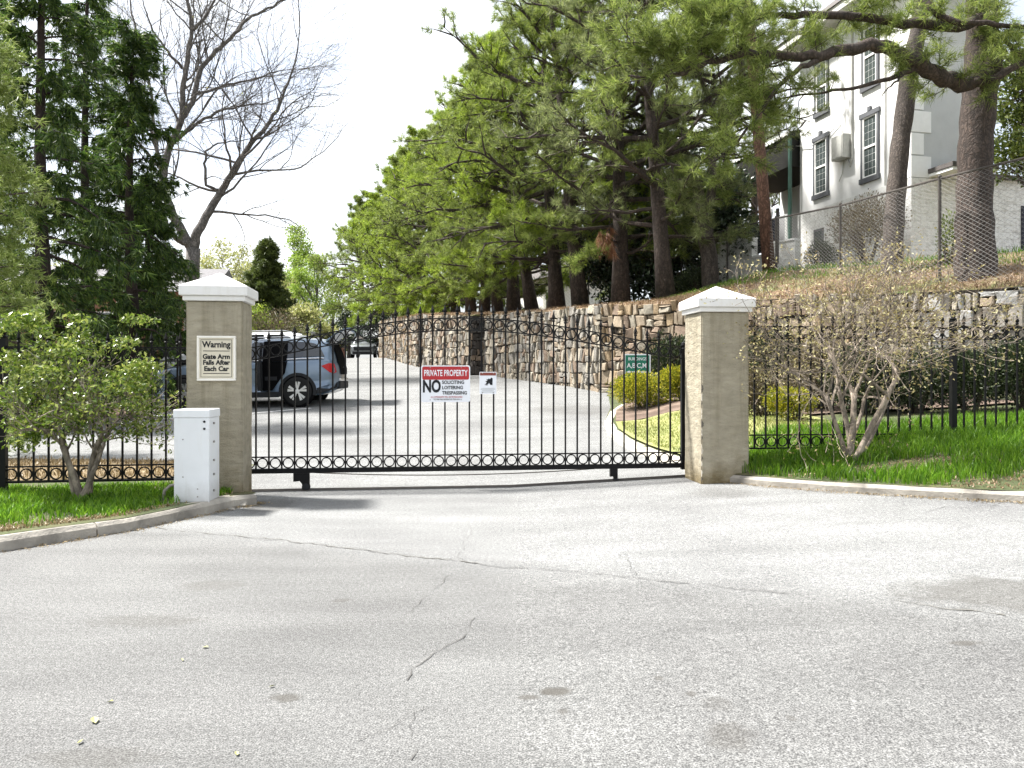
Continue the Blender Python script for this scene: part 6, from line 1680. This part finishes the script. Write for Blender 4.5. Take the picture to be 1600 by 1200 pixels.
x, y = at_u(1287, 22.3); shrub('round_shrub', 'small dark shrub left of the large brown one', (x, y+.3, hill_at(x, y)-.05), 1.0, 1.15, .9, M_HEDGE, 4500, .05, 432)
x, y = at_u(1482, 17.2); shrub('round_shrub', 'thin green shrub behind the chain link beside the thick pine', (x, y, hill_at(x, y)-.05), .7, 1.3, .6, M_BRIGHTSHRUB, 700, .07, 433)
x, y = at_u(1075, 27.0); shrub('round_shrub', 'dark low shrub at the foot of the forked pine', (x, y-1.5, hill_at(x, y)-.05), 1.8, 1.3, 1.2, M_HEDGE, 4500, .07, 434)
for k, (u, D_, w, h, mt, lbl) in enumerate(((40, 15.6, 2.0, 1.5, M_HEDGE, 'dark low bush behind the leafy shrub at the left edge'), (130, 16.6, 2.0, 1.3, M_HEDGE, 'dark low bush under the tall conifer'), (205, 17.6, 1.7, 1.25, M_HEDGE, 'dark low bush left of the SUV bonnet'),
                                               (-50, 14.6, 2.0, 1.7, M_HEDGE, 'dark low bush at the far left of the bed'), (150, 20.5, 2.4, 1.6, M_HEDGEBROWN, 'brown twiggy bush behind the low dark bushes'))):
    x, y = at_u(u, D_); shrub('bed_shrub', lbl, (x, y, bed_z(x, y)-.03), w, h, w*.8, mt, 6500, .06, 440+k, group='bushes in the conifer bed')
x, y = at_u(432, 58); shrub('twiggy_shrub', 'brown twiggy bush behind the roof of the white SUV', (x, y, ground_z(x, y)), 5.0, 4.2, 4.0, M_HEDGEBROWN, 3500, .14, 451)

# ------------------------------------------------------------------ grass, straw, litter
gr = np.random.default_rng(3)
def scatter(poly, n, zf, dens=None):
    xs = [p[0] for p in poly]; ys = [p[1] for p in poly]; out = []
    while len(out) < n:
        X = gr.uniform(min(xs), max(xs), 4000); Y = gr.uniform(min(ys), max(ys), 4000)
        for x, y in zip(X, Y):
            if not inside(poly, x, y): continue
            if dens is not None and gr.random() > dens(x, y): continue
            out.append((x, y, zf(x, y)-.005))
            if len(out) >= n: break
    return np.array(out)
def blade_stuff(name, pts, h, w, mat, label, cat, lean=.5):
    V, F = blades(pts, h, w, lean); o = np_obj(name, V, F, mat); tag(o, label, cat, kind='stuff'); return o
def ln(x, y, s): return mnoise.noise(Vector((x*s, y*s, 3.3)))
def left_front(x): return table(sorted((p[0], p[1]) for p in LEFT_KERB), x)
lg = [(-6.6, 4.7)] + [(p[0]-.10, p[1]+.16) for p in LEFT_KERB[1:-1]] + [(-2.70, 7.45), (-3.3, 8.0), (-6.6, 7.6)]
blade_stuff('grass', scatter(lg, 24000, left_z, lambda x, y: sstep(.25, .75, (y-left_front(x))*1.0+ln(x, y, 1.7)*.4)*(1 if ln(x, y, 2.2) > -.45 else .3)), .085, .011, M_GRASS, 'bright green grass in front of the left fence', 'grass', .7)
blade_stuff('dry_grass', scatter(lg, 3500, left_z, lambda x, y: sstep(.75, .1, (y-left_front(x))+ln(x, y, 2)*.3)), .035, .012, M_DRYGRASS, 'dry straw coloured turf along the left kerb', 'grass', 1.4)
vg = [(-3.4, 8.5), (-3.5, 9.7), (-5, 10.1), (-9, 10.3), (-11, 10.1), (-11, 7.8), (-7, 7.8)]
blade_stuff('dry_grass', scatter(vg, 6000, lambda x, y: .13), .07, .014, M_DRYGRASS, 'dry brown verge behind the left fence', 'grass', 1.0)
rg_ = [(2.45, ykerb(2.45)+.12)] + [(p[0], p[1]+.09) for p in RIGHT_KERB[1:-1]] + [(7.2, 6.2), (7.2, 10.4), (3.2, 10.2), (2.5, 8.8)]
def rdens(x, y):
    d = y-ykerb(x); bald = math.hypot((x-4.0)/.7, (y-7.75)/.22); bald2 = math.hypot((x-5.0)/1.3, (y-6.75)/.35)
    return sstep(.75, 1.2, bald+ln(x, y, 3)*.3)*sstep(.75, 1.25, bald2+ln(x, y, 2)*.4)*(1 if ln(x, y, 1.9) > -.4 else .45)
blade_stuff('grass', scatter(rg_, 25000, right_blend, rdens), .145, .011, M_GRASS, 'long lush grass in front of the right fence', 'grass', .6)
blade_stuff('dry_grass', scatter(rg_, 5000, right_blend, lambda x, y: 1-rdens(x, y)*.9), .03, .012, M_STRAWBLADE, 'straw litter in the bald patches of the right lawn', 'litter', 2.0)
il = [(2.3, 9.5), (2.05, 10.8), (1.95, 12.2), (1.95, 13.4), (2.05, 14.4), (3.0, 14.7), (4.4, 13.8), (4.4, 10.3)]
blade_stuff('grass', scatter(il, 9000, lambda x, y: right_blend(x, y)+.03), .05, .012, M_PALEGRASS, 'pale yellow green lawn on the island behind the gate', 'grass', .8)
# pine straw and green tufts on the hill, by distance behind the wall line
def hill_scatter(n, d0, d1, i0, i1, seed):
    r = np.random.default_rng(seed); out = []
    for _ in range(n):
        k = r.integers(i0, i1); t = r.random(); p = dense[k].lerp(dense[k+1], t); w = sstep(20.8, 23.2, p.y); nn = nr_right.lerp(nr_B, w).normalized()
        d = lerp(d0, d1, r.random()**1.3); q = p+nn*d; out.append((q.x, q.y, hill_h(d, p.y)-.02))
    return np.array(out)
k22 = min(range(len(dense)), key=lambda i: (dense[i]-WR[1]).length); k50 = min(range(len(dense)), key=lambda i: abs(dense[i].y-48))
blade_stuff('pine_straw', np.concatenate([hill_scatter(17000, -.06, 2.4, 2, k22, 1), hill_scatter(9000, -.05, 2.2, k22, k50, 2)]), .13, .014, M_STRAWBLADE, 'rust coloured pine straw along the top of the stone wall', 'pine straw', 2.2)
blade_stuff('grass', np.concatenate([hill_scatter(9000, 1.6, 4.2, 6, k22+4, 4)]), .16, .016, M_GRASS, 'green grass strip below the white house', 'grass', .7)

def kerb_litter(path, n, side, spread, seed):
    r = random.Random(seed); out = []
    for _ in range(n):
        k = r.randrange(len(path)-1); a, b = Vector(path[k]), Vector(path[k+1]); p = a.lerp(b, r.random()); d = (b-a).normalized(); nn = Vector((d.y, -d.x))*side
        q = p+nn*(abs(r.gauss(0, spread))+.012); out.append((q.x, q.y, ground_z(q.x, q.y)+.003))
    return np.array(out)
lp_ = np.concatenate([kerb_litter(RIGHT_KERB[:-1], 1500, 1, .05, 1), kerb_litter(LEFT_KERB[2:], 900, 1, .045, 2)])
V, F = leaves(lp_, .018, .6, up=3.0); V[:, 2] = np.maximum(V[:, 2], .004+np.array([ground_z(x, y) for x, y, _ in V]))
tag(np_obj('leaf_litter', V, F, M_DRYGRASS), 'dry leaf crumbs and grit gathered along the kerbs', 'litter', kind='stuff')
# fallen leaves and small stones on the asphalt
for k, (u, v) in enumerate(((148, 1128), (285, 1033), (321, 1013), (172, 1098), (425, 1074), (125, 1162), (370, 1180))):
    p = on_ground(u, v); rr_ = random.Random(k); L = .06 if k == 0 else rr_.uniform(.022, .036); a = rr_.uniform(0, 6.28)
    mb = MB(); prof = [(-.5, 0), (-.2, .2), (.1, .22), (.5, 0), (.1, -.22), (-.2, -.2)]
    pts = [(L*(x*math.cos(a)-y*math.sin(a)), L*(x*math.sin(a)+y*math.cos(a)), .004+L*.3*abs(y)+rr_.uniform(0, .006)) for x, y in prof]
    mb.add(pts+[(0, 0, .004)], [(i, (i+1) % 6, 6) for i in range(6)])
    o = mb.build('fallen_leaf', plain('yellow_leaf', (.36, .36, .16), .7, var=.3), loc=p)
    tag(o, ['largest yellow fallen leaf, near the left bottom corner', 'small fallen leaf furthest left of the upper pair', 'small fallen leaf nearest the seam, right of its pair', 'small fallen leaf just above the largest one', 'small fallen leaf nearest the dark patch', 'small fallen leaf closest to the left bottom corner', 'small fallen leaf at the bottom edge, left of the crack'][k], 'leaf', 'fallen leaves on the asphalt')
for k, (u, v, s) in enumerate(((379, 791, .045), (362, 797, .025), (391, 786, .02))):
    p = on_ground(u, v); bm = bmesh.new(); bmesh.ops.create_icosphere(bm, subdivisions=2, radius=1)
    for vv in bm.verts: vv.co *= 1+.35*mnoise.noise(vv.co*1.7+Vector((k*7, 0, 0)))
    for vv in bm.verts: vv.co = Vector((vv.co.x*s*1.3, vv.co.y*s, vv.co.z*s*.6+s*.35))
    me = bpy.data.meshes.new('kerb_stone'); bm.to_mesh(me); bm.free(); me.materials.append(M_CONC)
    tag(link('kerb_stone', me, None, p), ['broken kerb stone below the left pillar', 'pebble just left of the broken kerb stone', 'pebble just right of the broken kerb stone'][k], 'stone')

# lettering becomes plain mesh
dg = bpy.context.evaluated_depsgraph_get()
for o in [o for o in COL.objects if o.type == 'FONT']:
    me = bpy.data.meshes.new_from_object(o.evaluated_get(dg)); n = link('lettering', me, o.parent)
    n.location, n.rotation_euler, n.scale = o.location, o.rotation_euler, o.scale
    bpy.data.objects.remove(o)
